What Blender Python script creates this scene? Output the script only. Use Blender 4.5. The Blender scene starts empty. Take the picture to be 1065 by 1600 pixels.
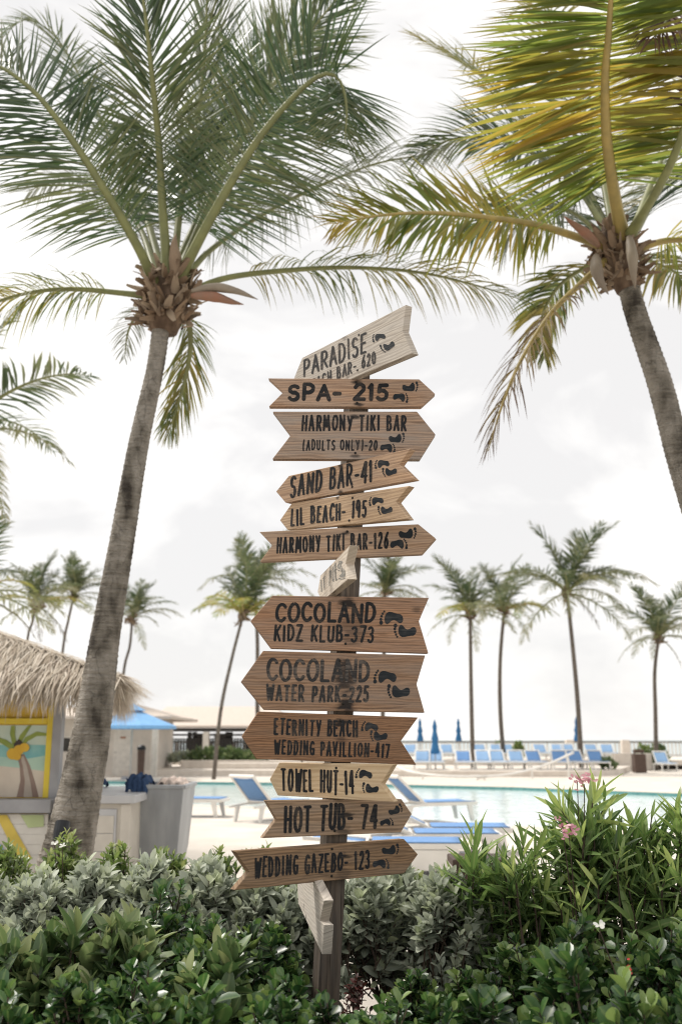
import bpy, bmesh, math, random
import numpy as np
from mathutils import Vector, Matrix, geometry
R = math.radians
PI = math.pi
rng = np.random.default_rng(7)
random.seed(7)
scene = bpy.context.scene
COL = scene.collection

# ------------------------------------------------------------------ camera, sky, sun, exposure
F = 1555.0                      # focal length in photo pixels (1065 x 1600)
TH = math.atan(355 / F)         # upward pitch
CZ = 1.6
cam_d = bpy.data.cameras.new("camera")
cam = bpy.data.objects.new("camera", cam_d)
COL.objects.link(cam)
cam.location = (0, 0, CZ)
cam.rotation_euler = (PI / 2 + TH, 0, 0)
cam_d.sensor_fit = 'VERTICAL'
cam_d.sensor_height = 36.0
cam_d.lens = F / 1600 * 36.0
cam_d.clip_end = 8000
cam_d.clip_start = 0.05
cam_d.dof.use_dof = True
cam_d.dof.focus_distance = 4.15
cam_d.dof.aperture_fstop = 2.8
scene.camera = cam

SUN_EL, SUN_DIR = R(58), Vector((-0.45, 0.28, 0))
world = bpy.data.worlds.new("World")
scene.world = world
world.use_nodes = True
nt = world.node_tree
nt.nodes.clear()
def N(tree, t, **kw):
    n = tree.nodes.new(t)
    for k, v in kw.items():
        setattr(n, k, v)
    return n
wo = N(nt, 'ShaderNodeOutputWorld')
bg = N(nt, 'ShaderNodeBackground')
bg.inputs['Strength'].default_value = 0.1
sky = N(nt, 'ShaderNodeTexSky', sky_type='NISHITA', sun_disc=False, sun_elevation=SUN_EL,
        sun_rotation=math.atan2(SUN_DIR.x, SUN_DIR.y))
tc = N(nt, 'ShaderNodeTexCoord')
mp = N(nt, 'ShaderNodeMapping')
mp.inputs['Scale'].default_value = (1.0, 1.0, 2.0)
mp.inputs['Location'].default_value = (3.1, 0.4, 0.2)
n1 = N(nt, 'ShaderNodeTexNoise')
n1.inputs['Scale'].default_value = 3.4
n1.inputs['Detail'].default_value = 7
n1.inputs['Roughness'].default_value = 0.52
n1.inputs['Distortion'].default_value = 0.35
rp = N(nt, 'ShaderNodeValToRGB')
rp.color_ramp.elements[0].position = 0.40
rp.color_ramp.elements[0].color = (0.79, 0.775, 0.765, 1)
rp.color_ramp.elements[1].position = 0.56
rp.color_ramp.elements[1].color = (1.05, 1.025, 0.99, 1)
sc_ = N(nt, 'ShaderNodeVectorMath', operation='SCALE')
sc_.inputs['Scale'].default_value = 7.7
mx = N(nt, 'ShaderNodeMix', data_type='RGBA')
mx.inputs[0].default_value = 0.95
L = nt.links.new
L(tc.outputs['Generated'], mp.inputs['Vector']); L(mp.outputs[0], n1.inputs['Vector'])
L(n1.outputs['Fac'], rp.inputs[0]); L(rp.outputs[0], sc_.inputs[0])
L(sky.outputs[0], mx.inputs[6]); L(sc_.outputs[0], mx.inputs[7])
L(mx.outputs[2], bg.inputs['Color']); L(bg.outputs[0], wo.inputs['Surface'])

sun_d = bpy.data.lights.new("sun", 'SUN')
sun_d.energy = 2.8
sun_d.angle = R(14)
sun_d.color = (1.0, 0.95, 0.88)
sun = bpy.data.objects.new("sun", sun_d)
COL.objects.link(sun)
sv = SUN_DIR.normalized() * math.cos(SUN_EL) + Vector((0, 0, math.sin(SUN_EL)))
sun.rotation_euler = (-sv).to_track_quat('-Z', 'Y').to_euler()

scene.view_settings.view_transform = 'Standard'
scene.view_settings.look = 'None'
scene.view_settings.exposure = 0.62
scene.view_settings.gamma = 1.0
scene.render.engine = 'CYCLES'
scene.cycles.use_denoising = True
scene.cycles.filter_width = 1.15
scene.cycles.max_bounces = 8
scene.cycles.diffuse_bounces = 4
scene.cycles.transmission_bounces = 4
scene.cycles.transparent_max_bounces = 8
scene.cycles.sample_clamp_indirect = 6

# ------------------------------------------------------------------ pixel <-> world
CT, ST = math.cos(TH), math.sin(TH)
def ray(px, py):
    u = (px - 532.5) / F; v = (800 - py) / F
    return Vector((u, CT - ST * v, ST + CT * v))
O = Vector((0, 0, CZ))
def P(px, py, d):
    r = ray(px, py)
    return O + r * (d / r.y)
def G(px, py, z=0.0):
    r = ray(px, py)
    return O + r * ((z - CZ) / r.z)
def X(px, d, py=1155):
    return P(px, py, d).x
def Z(py, d):
    return P(532.5, py, d).z

# ------------------------------------------------------------------ materials
def lin(h):
    h = h.lstrip('#')
    c = [int(h[i:i + 2], 16) / 255 for i in (0, 2, 4)]
    return tuple((x / 12.92 if x <= .04045 else ((x + .055) / 1.055) ** 2.4) for x in c)
def rgba(c):
    if isinstance(c, str): c = lin(c)
    return (c[0], c[1], c[2], 1)
def new_mat(name):
    m = bpy.data.materials.new(name)
    m.use_nodes = True
    t = m.node_tree
    b = t.nodes['Principled BSDF']
    return m, t, b
def pm(name, c1, c2=None, scale=6, rough=.6, bump=0, stretch=(1, 1, 1), detail=5, spec=.3, lo=.35, hi=.65, metal=0):
    m, t, b = new_mat(name)
    b.inputs['Roughness'].default_value = rough
    b.inputs['Specular IOR Level'].default_value = spec
    b.inputs['Metallic'].default_value = metal
    c2 = c2 or tuple(x * .85 for x in (lin(c1) if isinstance(c1, str) else c1))
    co = N(t, 'ShaderNodeTexCoord'); ma = N(t, 'ShaderNodeMapping'); no = N(t, 'ShaderNodeTexNoise'); ra = N(t, 'ShaderNodeValToRGB')
    ma.inputs['Scale'].default_value = stretch
    no.inputs['Scale'].default_value = scale; no.inputs['Detail'].default_value = detail
    ra.color_ramp.elements[0].position = lo; ra.color_ramp.elements[1].position = hi
    ra.color_ramp.elements[0].color = rgba(c2); ra.color_ramp.elements[1].color = rgba(c1)
    l = t.links.new
    l(co.outputs['Object'], ma.inputs[0]); l(ma.outputs[0], no.inputs['Vector']); l(no.outputs['Fac'], ra.inputs[0])
    l(ra.outputs[0], b.inputs['Base Color'])
    if bump:
        bu = N(t, 'ShaderNodeBump'); bu.inputs['Strength'].default_value = bump; bu.inputs['Distance'].default_value = .02
        l(no.outputs['Fac'], bu.inputs['Height']); l(bu.outputs[0], b.inputs['Normal'])
    return m
def leafmat(name, cols, rough=.4, tr=.3, spec=.5, tip=None, tipat=(.55, 1.0), mid=None):
    """per-leaf colour from the 'rnd' attribute; 'tt' runs along a leaf or frond (dry tips)"""
    m, t, b = new_mat(name)
    l = t.links.new
    at = N(t, 'ShaderNodeAttribute', attribute_name='rnd')
    ra = N(t, 'ShaderNodeValToRGB')
    e = ra.color_ramp.elements
    while len(e) < len(cols): e.new(.5)
    for i, c in enumerate(cols):
        e[i].position = i / (len(cols) - 1); e[i].color = rgba(c)
    l(at.outputs['Fac'], ra.inputs[0])
    out = ra.outputs[0]
    if mid:
        a3 = N(t, 'ShaderNodeAttribute', attribute_name='mid')
        m3_ = N(t, 'ShaderNodeMapRange'); m3_.inputs[1].default_value = .72; m3_.inputs[2].default_value = 1.0; m3_.inputs[4].default_value = .45
        l(a3.outputs['Fac'], m3_.inputs[0])
        x3 = N(t, 'ShaderNodeMix', data_type='RGBA'); x3.inputs[7].default_value = rgba(mid)
        l(m3_.outputs[0], x3.inputs[0]); l(out, x3.inputs[6]); out = x3.outputs[2]
    if tip:
        a2 = N(t, 'ShaderNodeAttribute', attribute_name='tt')
        mr = N(t, 'ShaderNodeMapRange'); mr.inputs[1].default_value = tipat[0]; mr.inputs[2].default_value = tipat[1]
        l(a2.outputs['Fac'], mr.inputs[0])
        mi = N(t, 'ShaderNodeMix', data_type='RGBA')
        l(mr.outputs[0], mi.inputs[0]); l(out, mi.inputs[6]); mi.inputs[7].default_value = rgba(tip)
        out = mi.outputs[2]
    l(out, b.inputs['Base Color'])
    b.inputs['Roughness'].default_value = rough
    b.inputs['Specular IOR Level'].default_value = spec
    ts = N(t, 'ShaderNodeBsdfTranslucent')
    hs = N(t, 'ShaderNodeHueSaturation'); hs.inputs['Value'].default_value = 1.5; hs.inputs['Saturation'].default_value = 1.1
    l(out, hs.inputs['Color']); l(hs.outputs[0], ts.inputs['Color'])
    ms = N(t, 'ShaderNodeMixShader'); ms.inputs[0].default_value = tr
    l(b.outputs[0], ms.inputs[1]); l(ts.outputs[0], ms.inputs[2])
    l(ms.outputs[0], t.nodes['Material Output'].inputs[0])
    return m
def woodmat(name, c1, c2, grey, greyamt, seed, stains=(), wave=9.0, rough=.75, dark=(.012, .012, .013), wear=.5):
    """boards: UV in metres, u along the board; stains = [(u, v, ru, rv, strength)]"""
    m, t, b = new_mat(name)
    l = t.links.new
    b.inputs['Roughness'].default_value = rough; b.inputs['Specular IOR Level'].default_value = .2
    uv = N(t, 'ShaderNodeUVMap')
    def mapped(sx, sy, off):
        mm = N(t, 'ShaderNodeMapping'); mm.inputs['Scale'].default_value = (sx, sy, 1); mm.inputs['Location'].default_value = (off, off * 1.7, off)
        l(uv.outputs[0], mm.inputs[0]); return mm.outputs[0]
    wv = N(t, 'ShaderNodeTexWave', wave_type='BANDS', bands_direction='Y', wave_profile='SIN')
    wv.inputs['Scale'].default_value = wave; wv.inputs['Distortion'].default_value = 10; wv.inputs['Detail'].default_value = 3
    wv.inputs['Detail Scale'].default_value = 1.1; wv.inputs['Detail Roughness'].default_value = .5
    l(mapped(.42, 2.6, seed), wv.inputs['Vector'])
    fi = N(t, 'ShaderNodeTexNoise'); fi.inputs['Scale'].default_value = 1; fi.inputs['Detail'].default_value = 6; fi.inputs['Roughness'].default_value = .65
    l(mapped(6, 160, seed + 3), fi.inputs['Vector'])
    mid = N(t, 'ShaderNodeTexNoise'); mid.inputs['Scale'].default_value = 1; mid.inputs['Detail'].default_value = 4
    l(mapped(3.5, 26, seed + 9), mid.inputs['Vector'])
    a = N(t, 'ShaderNodeMath', operation='MULTIPLY_ADD'); a.inputs[1].default_value = .26
    l(wv.outputs['Fac'], a.inputs[0])
    a2 = N(t, 'ShaderNodeMath', operation='MULTIPLY_ADD'); a2.inputs[1].default_value = .85; a2.inputs[2].default_value = -.14
    l(fi.outputs['Fac'], a2.inputs[0]); l(a2.outputs[0], a.inputs[2])
    ra = N(t, 'ShaderNodeValToRGB'); e = ra.color_ramp.elements
    e[0].position = .12; e[0].color = rgba(c2); e[1].position = .62; e[1].color = rgba(c1)
    l(a.outputs[0], ra.inputs[0])
    gm = N(t, 'ShaderNodeMapRange'); gm.inputs[1].default_value = .35; gm.inputs[2].default_value = .7; gm.inputs[4].default_value = greyamt
    l(mid.outputs['Fac'], gm.inputs[0])
    gx = N(t, 'ShaderNodeMix', data_type='RGBA'); gx.inputs[7].default_value = rgba(grey)
    l(gm.outputs[0], gx.inputs[0]); l(ra.outputs[0], gx.inputs[6])
    hs_ = N(t, 'ShaderNodeHueSaturation'); hs_.inputs['Value'].default_value = .90; hs_.inputs['Saturation'].default_value = 1.02; l(gx.outputs[2], hs_.inputs['Color'])
    ck = N(t, 'ShaderNodeTexNoise'); ck.inputs['Scale'].default_value = 1; ck.inputs['Detail'].default_value = 2
    l(mapped(4.5, 210, seed + 13), ck.inputs['Vector'])
    cr_ = N(t, 'ShaderNodeMapRange'); cr_.inputs[1].default_value = .66; cr_.inputs[2].default_value = .74; cr_.inputs[4].default_value = .8
    l(ck.outputs['Fac'], cr_.inputs[0])
    cx = N(t, 'ShaderNodeMix', data_type='RGBA'); cx.inputs[7].default_value = rgba(tuple(q * .3 for q in c2)); l(cr_.outputs[0], cx.inputs[0]); l(hs_.outputs[0], cx.inputs[6])
    out = cx.outputs[2]
    sn = N(t, 'ShaderNodeTexNoise'); sn.inputs['Scale'].default_value = 1; sn.inputs['Detail'].default_value = 5
    l(mapped(22, 60, seed + 5), sn.inputs['Vector'])
    for (su, sv_, ru, rv, st) in stains:
        mm = N(t, 'ShaderNodeMapping'); mm.vector_type = 'POINT'
        mm.inputs['Location'].default_value = (-su / ru, -sv_ / rv, 0); mm.inputs['Scale'].default_value = (1 / ru, 1 / rv, 0)
        l(uv.outputs[0], mm.inputs[0])
        ln = N(t, 'ShaderNodeVectorMath', operation='LENGTH'); l(mm.outputs[0], ln.inputs[0])
        ad = N(t, 'ShaderNodeMath', operation='MULTIPLY_ADD'); ad.inputs[1].default_value = 1.6
        l(sn.outputs['Fac'], ad.inputs[0]); 
        sb = N(t, 'ShaderNodeMath', operation='SUBTRACT'); sb.inputs[1].default_value = .8
        l(ln.outputs['Value'], sb.inputs[0]); l(sb.outputs[0], ad.inputs[2])
        mr = N(t, 'ShaderNodeMapRange', interpolation_type='SMOOTHSTEP'); mr.inputs[1].default_value = 1.0; mr.inputs[2].default_value = .25; mr.inputs[4].default_value = st
        l(ad.outputs[0], mr.inputs[0])
        mi = N(t, 'ShaderNodeMix', data_type='RGBA'); mi.inputs[7].default_value = rgba(dark)
        l(mr.outputs[0], mi.inputs[0]); l(out, mi.inputs[6]); out = mi.outputs[2]
    l(out, b.inputs['Base Color'])
    bu = N(t, 'ShaderNodeBump'); bu.inputs['Strength'].default_value = .35; bu.inputs['Distance'].default_value = .003
    l(a.outputs[0], bu.inputs['Height']); l(bu.outputs[0], b.inputs['Normal'])
    return m
def paintmat(name, col, col2, amt):
    """worn routed lettering: black paint with the grain of the board coming through"""
    m, t, b = new_mat(name)
    l = t.links.new
    co = N(t, 'ShaderNodeTexCoord'); ma = N(t, 'ShaderNodeMapping'); ma.inputs['Scale'].default_value = (14, 14, 190)
    no = N(t, 'ShaderNodeTexNoise'); no.inputs['Scale'].default_value = 1; no.inputs['Detail'].default_value = 3
    no2 = N(t, 'ShaderNodeTexNoise'); no2.inputs['Scale'].default_value = 16; no2.inputs['Detail'].default_value = 2
    l(co.outputs['Object'], ma.inputs[0]); l(ma.outputs[0], no.inputs['Vector']); l(co.outputs['Object'], no2.inputs['Vector'])
    mu = N(t, 'ShaderNodeMath', operation='MULTIPLY'); l(no.outputs['Fac'], mu.inputs[0]); l(no2.outputs['Fac'], mu.inputs[1])
    mr = N(t, 'ShaderNodeMapRange'); mr.inputs[1].default_value = .24; mr.inputs[2].default_value = .36; mr.inputs[4].default_value = amt
    l(mu.outputs[0], mr.inputs[0])
    mi = N(t, 'ShaderNodeMix', data_type='RGBA'); mi.inputs[6].default_value = rgba(col); mi.inputs[7].default_value = rgba(col2)
    l(mr.outputs[0], mi.inputs[0]); l(mi.outputs[2], b.inputs['Base Color'])
    b.inputs['Roughness'].default_value = .7; b.inputs['Specular IOR Level'].default_value = .2
    return m

# ------------------------------------------------------------------ object helpers
def props(o, label=None, cat=None, group=None, kind=None):
    if label: o['label'] = label
    if cat: o['category'] = cat
    if group: o['group'] = group
    if kind: o['kind'] = kind
    return o
def empty(name, loc, label, cat, group=None):
    o = bpy.data.objects.new(name, None)
    o.empty_display_size = .1
    COL.objects.link(o)
    o.location = loc
    return props(o, label, cat, group)
def origin_of(parent):
    v = Vector((0, 0, 0))
    while parent is not None:
        v += parent.location; parent = parent.parent
    return v
class MB:
    def __init__(s):
        s.v = []; s.f = []; s.m = []
    def add(s, vs, fs, m=0):
        n = len(s.v)
        s.v += [tuple(v) for v in vs]
        s.f += [tuple(i + n for i in f) for f in fs]
        s.m += [m] * len(fs)
        return s
    def box(s, a, b, m=0):
        (x0, y0, z0), (x1, y1, z1) = a, b
        return s.add([(x0, y0, z0), (x1, y0, z0), (x1, y1, z0), (x0, y1, z0), (x0, y0, z1), (x1, y0, z1), (x1, y1, z1), (x0, y1, z1)],
                     [(0, 3, 2, 1), (4, 5, 6, 7), (0, 1, 5, 4), (1, 2, 6, 5), (2, 3, 7, 6), (3, 0, 4, 7)], m)
    def bar(s, p, q, w, h, m=0, up=(0, 0, 1)):
        p = Vector(p); q = Vector(q); d = (q - p).normalized(); up = Vector(up)
        x = d.cross(up)
        if x.length < 1e-4: x = d.cross(Vector((1, 0, 0)))
        x.normalize(); z = x.cross(d)
        vs = [c + x * (a * w / 2) + z * (b_ * h / 2) for c in (p, q) for a, b_ in ((-1, -1), (1, -1), (1, 1), (-1, 1))]
        return s.add(vs, [(0, 1, 2, 3), (7, 6, 5, 4), (0, 4, 5, 1), (1, 5, 6, 2), (2, 6, 7, 3), (3, 7, 4, 0)], m)
    def tube(s, pts, rad, k=8, m=0, cap=True):
        pts = [Vector(p) for p in pts]
        if not hasattr(rad, '__len__'): rad = [rad] * len(pts)
        ref = Vector((0, 1, 0.02)); vs = []
        for i, p in enumerate(pts):
            d = (pts[min(i + 1, len(pts) - 1)] - pts[max(i - 1, 0)]).normalized()
            x = d.cross(ref)
            if x.length < .1: x = d.cross(Vector((1, 0, 0)))
            x.normalize(); y = d.cross(x)
            for j in range(k):
                a = 2 * PI * j / k
                vs.append(p + (x * math.cos(a) + y * math.sin(a)) * rad[i])
        fs = [(i * k + j, i * k + (j + 1) % k, (i + 1) * k + (j + 1) % k, (i + 1) * k + j) for i in range(len(pts) - 1) for j in range(k)]
        if cap:
            fs.append(tuple(range(k - 1, -1, -1))); fs.append(tuple((len(pts) - 1) * k + j for j in range(k)))
        return s.add(vs, fs, m)
    def build(s, name, mats, parent=None, smooth=False, bevel=0, org=None):
        me = bpy.data.meshes.new(name)
        o0 = Vector(org) if org is not None else origin_of(parent)
        me.from_pydata([tuple(Vector(v) - o0) for v in s.v], [], s.f)
        if not isinstance(mats, (list, tuple)): mats = [mats]
        for m in mats: me.materials.append(m)
        if len(mats) > 1: me.polygons.foreach_set('material_index', s.m)
        bm = bmesh.new(); bm.from_mesh(me)
        bmesh.ops.recalc_face_normals(bm, faces=bm.faces)
        if bevel: bmesh.ops.bevel(bm, geom=list(bm.edges), offset=bevel, segments=2 if bevel > .008 else 1, affect='EDGES', profile=.6)
        bm.to_mesh(me); bm.free()
        if smooth: me.polygons.foreach_set('use_smooth', [True] * len(me.polygons))
        o = bpy.data.objects.new(name, me)
        COL.objects.link(o)
        if parent is not None: o.parent = parent
        elif org is not None: o.location = o0
        return o
def raw_mesh(name, V, Q, mats, parent=None, mi=None, attrs=None, smooth=True, org=None):
    """big meshes of quads straight from numpy"""
    V = np.asarray(V, dtype=np.float32)
    o0 = np.array(org if org is not None else origin_of(parent), dtype=np.float32)
    me = bpy.data.meshes.new(name)
    n, q = len(V), len(Q)
    me.vertices.add(n); me.vertices.foreach_set('co', (V - o0).ravel())
    me.loops.add(q * 4); me.loops.foreach_set('vertex_index', np.asarray(Q, dtype=np.int32).ravel())
    me.polygons.add(q)
    me.polygons.foreach_set('loop_start', np.arange(0, q * 4, 4, dtype=np.int32))
    me.polygons.foreach_set('loop_total', np.full(q, 4, dtype=np.int32))
    if not isinstance(mats, (list, tuple)): mats = [mats]
    for m in mats: me.materials.append(m)
    if mi is not None: me.polygons.foreach_set('material_index', np.asarray(mi, dtype=np.int32))
    for k, a in (attrs or {}).items():
        at = me.attributes.new(k, 'FLOAT', 'POINT'); at.data.foreach_set('value', np.asarray(a, dtype=np.float32))
    if smooth: me.polygons.foreach_set('use_smooth', np.ones(q, dtype=bool))
    me.update(); me.validate()
    o = bpy.data.objects.new(name, me)
    COL.objects.link(o)
    if parent is not None: o.parent = parent
    elif org is not None: o.location = Vector(org)
    return o
def copy_tree(o, parent=None):
    c = o.copy(); COL.objects.link(c)
    c.parent = parent
    for ch in list(o.children): copy_tree(ch, c)
    return c
def nrm(a):
    return a / np.maximum(np.linalg.norm(a, axis=-1, keepdims=True), 1e-9)
def spline(pts, n):
    pts = np.array([tuple(p) for p in pts], dtype=float)
    k = len(pts)
    e = np.vstack([2 * pts[0] - pts[1], pts, 2 * pts[-1] - pts[-2]])
    out = []
    for t in np.linspace(0, k - 1, n * 4):
        i = min(int(t), k - 2); f = t - i
        a, b, c, d = e[i:i + 4]
        out.append(.5 * (2 * b + (c - a) * f + (2 * a - 5 * b + 4 * c - d) * f * f + (3 * b - 3 * c + d - a) * f ** 3))
    out = np.array(out)
    s = np.concatenate([[0], np.cumsum(np.linalg.norm(np.diff(out, axis=0), axis=1))])
    u = np.linspace(0, s[-1], n)
    return np.stack([np.interp(u, s, out[:, j]) for j in range(3)], 1)

# ------------------------------------------------------------------ setting: ground, pool, sea
M_deck = pm('deck_concrete', (.60, .55, .49), (.52, .47, .41), scale=1.3, rough=.8, bump=.1, detail=8)
M_cream = pm('cream_render', (.66, .60, .53), (.57, .51, .45), scale=3, rough=.8)
M_soil = pm('mulch', (.075, .05, .035), (.025, .018, .013), scale=40, rough=.95, bump=.8)
pool = [G(-60, 1219), G(140, 1220), G(540, 1224), G(800, 1230), G(1065, 1240), G(1500, 1262), G(1500, 1330), G(1065, 1301), G(760, 1288), G(600, 1276), G(420, 1262), G(300, 1258), G(150, 1247), G(-60, 1240)]
outer = [Vector((-160, -12, 0)), Vector((160, -12, 0)), Vector((160, 66, 0)), Vector((-160, 66, 0))]
tri = geometry.tessellate_polygon([outer, pool])
dk = MB().add(outer + pool, [t for t in tri])
props(dk.build('pool_deck', M_deck), kind='structure')
M_tile = pm('pool_tile', (.16, .36, .35), (.10, .27, .27), scale=9, rough=.3)
wl = MB(); n_ = len(pool)
for i in range(n_):
    a, b = pool[i], pool[(i + 1) % n_]
    wl.add([a, b, b + Vector((0, 0, -1.2)), a + Vector((0, 0, -1.2))], [(0, 1, 2, 3)])
props(wl.build('pool_wall', M_tile), kind='structure')
m, t, b = new_mat('pool_water')
b.inputs['Base Color'].default_value = (.60, .69, .67, 1); b.inputs['Roughness'].default_value = .12
b.inputs['Specular IOR Level'].default_value = .6
co = N(t, 'ShaderNodeTexCoord'); no = N(t, 'ShaderNodeTexNoise'); no.inputs['Scale'].default_value = 1.6; no.inputs['Detail'].default_value = 4
bu = N(t, 'ShaderNodeBump'); bu.inputs['Strength'].default_value = .35; bu.inputs['Distance'].default_value = .12
t.links.new(co.outputs['Object'], no.inputs['Vector']); t.links.new(no.outputs['Fac'], bu.inputs['Height']); t.links.new(bu.outputs[0], b.inputs['Normal'])
wt = MB().add([p + Vector((0, 0, -.10)) for p in pool], [tuple(range(n_))])
props(wt.build('pool_water', m), kind='structure')
# coping round the pool edge
cp = MB(); cen = sum(pool, Vector()) / n_
for i in range(n_):
    a, b_ = pool[i], pool[(i + 1) % n_]
    d = (b_ - a).normalized(); nn = Vector((d.y, -d.x, 0))
    if nn.dot(a - cen) < 0: nn = -nn
    cp.add([a + Vector((0, 0, .004)), b_ + Vector((0, 0, .004)), b_ + nn * .35 + Vector((0, 0, .004)), a + nn * .35 + Vector((0, 0, .004))], [(0, 1, 2, 3)])
props(cp.build('pool_coping', pm('coping', (.70, .60, .50), (.62, .52, .43), scale=4)), kind='structure')
m, t, b = new_mat('sea')
b.inputs['Base Color'].default_value = (.30, .36, .37, 1); b.inputs['Roughness'].default_value = .35
props(MB().add([(-4000, 40, -3), (4000, 40, -3), (4000, 6000, -3), (-4000, 6000, -3)], [(0, 1, 2, 3)]).build('sea', m), kind='structure')
props(MB().add([(-160, 66, -.5), (160, 66, -.5), (160, 84, -3.2), (-160, 84, -3.2)], [(0, 1, 2, 3)]).build('beach', pm('sand', (.62, .54, .43))), kind='structure')
# planting bed with an uneven mulch surface
bm_v, bm_f = [], []
nx, ny = 60, 40
for j in range(ny + 1):
    for i in range(nx + 1):
        x = -4 + 8 * i / nx; y = 1.6 + 4.75 * j / ny
        edge = min(1, min(i, nx - i, j, ny - j) / 3)
        bm_v.append((x, y, .004 + edge * (.05 + .04 * random.random())))
for j in range(ny):
    for i in range(nx):
        a = j * (nx + 1) + i
        bm_f.append((a, a + 1, a + nx + 2, a + nx + 1))
props(MB().add(bm_v, bm_f).build('planting_bed', M_soil, smooth=True), kind='structure')
# raised terrace behind the pool
TZ = .25
terr = [G(-80, 1212), G(560, 1213), G(800, 1214), G(915, 1214), G(968, 1211), G(985, 1204), G(975, 1196), Vector((22, 65.9, 0)), Vector((-40, 65.9, 0))]
te = MB(); k = len(terr)
te.add(terr + [p + Vector((0, 0, TZ)) for p in terr], [tuple(range(k, 2 * k))] + [(i, (i + 1) % k, k + (i + 1) % k, k + i) for i in range(k)])
props(te.build('terrace', M_cream), kind='structure')
TZ2 = .5
props(MB().box((-40, 55.5, TZ + .001), (21.5, 65.9, TZ2)).build('upper_terrace', M_cream), kind='structure')

# ------------------------------------------------------------------ the signpost
GLY = {}
def E(cx, cy, rx, ry, a0, a1, n=10):
    return [(cx + rx * math.cos(R(a0 + (a1 - a0) * i / n)), cy + ry * math.sin(R(a0 + (a1 - a0) * i / n))) for i in range(n + 1)]
GLY['A'] = (.95, [[(0, 0), (.5, 1)], [(.5, 1), (1, 0)], [(.2, .34), (.8, .34)]])
GLY['B'] = (.85, [[(.05, 0), (.05, 1)], [(.05, 1), (.4, 1)] + E(.45, .77, .4, .23, 80, -80) + [(.1, .53)], [(.1, .53), (.45, .53)] + E(.5, .27, .48, .27, 80, -80) + [(.05, 0)]])
GLY['C'] = (.9, [E(.58, .5, .55, .5, 42, 318, 14)])
GLY['D'] = (.9, [[(.05, 0), (.05, 1)], [(.05, 1), (.3, .99)] + E(.32, .5, .65, .49, 80, -80, 12) + [(.05, 0)]])
GLY['E'] = (.72, [[(.05, 0), (.05, 1)], [(.05, 1), (.95, 1)], [(.05, .52), (.8, .52)], [(.05, 0), (.95, 0)]])
GLY['G'] = (.95, [E(.55, .5, .52, .5, 48, 300, 14) + [(.95, .2)], [(.95, .05), (.95, .45)], [(.95, .45), (.55, .45)]])
GLY['H'] = (.9, [[(.05, 0), (.05, 1)], [(.95, 0), (.95, 1)], [(.05, .5), (.95, .5)]])
GLY['I'] = (.22, [[(.5, 0), (.5, 1)]])
GLY['K'] = (.85, [[(.05, 0), (.05, 1)], [(.95, 1), (.08, .42)], [(.32, .58), (1, 0)]])
GLY['L'] = (.72, [[(.05, 1), (.05, 0)], [(.05, 0), (.95, 0)]])
GLY['M'] = (1.25, [[(0, 0), (.14, 1)], [(.14, 1), (.5, .25)], [(.5, .25), (.86, 1)], [(.86, 1), (1, 0)]])
GLY['N'] = (.95, [[(.04, 0), (.04, 1)], [(.04, 1), (.96, 0)], [(.96, 0), (.96, 1)]])
GLY['O'] = (1.0, [E(.5, .5, .5, .5, 95, 455, 20)])
GLY['P'] = (.82, [[(.05, 0), (.05, 1)], [(.05, 1), (.4, 1)] + E(.45, .72, .5, .28, 80, -80) + [(.05, .44)]])
GLY['R'] = (.88, [[(.05, 0), (.05, 1)], [(.05, 1), (.4, 1)] + E(.45, .74, .45, .26, 80, -80) + [(.05, .48)], [(.4, .47), (1, 0)]])
GLY['S'] = (.82, [E(.5, .75, .43, .25, 35, 250, 10) + E(.48, .25, .45, .27, 75, -150, 10)])
GLY['T'] = (.82, [[(0, 1), (1, 1)], [(.5, 1), (.5, 0)]])
GLY['U'] = (.88, [[(.05, 1), (.05, .32)] + E(.5, .3, .45, .3, 180, 360, 10) + [(.95, 1)]])
GLY['V'] = (.92, [[(0, 1), (.48, 0)], [(.48, 0), (1, 1)]])
GLY['W'] = (1.3, [[(0, 1), (.24, 0)], [(.24, 0), (.5, .8)], [(.5, .8), (.74, 0)], [(.74, 0), (1, 1)]])
GLY['Y'] = (.9, [[(0, 1), (.5, .48)], [(1, 1), (.42, 0)]])
GLY['Z'] = (.85, [[(.05, 1), (.95, 1)], [(.95, 1), (0, 0)], [(0, 0), (1, 0)]])
GLY['0'] = (.82, [E(.5, .5, .48, .5, 95, 455, 20)])
GLY['1'] = (.32, [[(.1, .82), (.6, 1)], [(.6, 1), (.6, 0)]])
GLY['2'] = (.8, [E(.48, .73, .44, .27, 165, -25, 10) + [(.02, 0)], [(.02, 0), (1, 0)]])
GLY['3'] = (.78, [E(.45, .76, .45, .24, 145, -85, 10), E(.45, .27, .5, .27, 85, -150, 10)])
GLY['4'] = (.85, [[(.78, 0), (.78, 1)], [(.62, 1), (0, .32)], [(0, .32), (1, .32)]])
GLY['5'] = (.8, [[(.9, 1), (.2, 1)], [(.2, 1), (.12, .58)], [(.12, .56)] + E(.45, .32, .5, .32, 110, -145, 12)])
GLY['6'] = (.82, [[(.8, 1), (.3, .68)] + E(.5, .3, .45, .3, 155, 515, 16)])
GLY['7'] = (.8, [[(0, 1), (1, 1)], [(1, 1), (.35, 0)]])
GLY['9'] = (.8, [E(.48, .7, .44, .3, 0, 360, 16), [(.92, .7), (.8, 0)]])
GLY['-'] = (.5, [[(.05, .42), (.95, .42)]])
GLY['('] = (.42, [E(1.0, .45, .8, .68, 128, 232, 8)])
GLY[')'] = (.42, [E(0.0, .45, .8, .68, 52, -52, 8)])
GLY[' '] = (.42, [])

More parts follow.
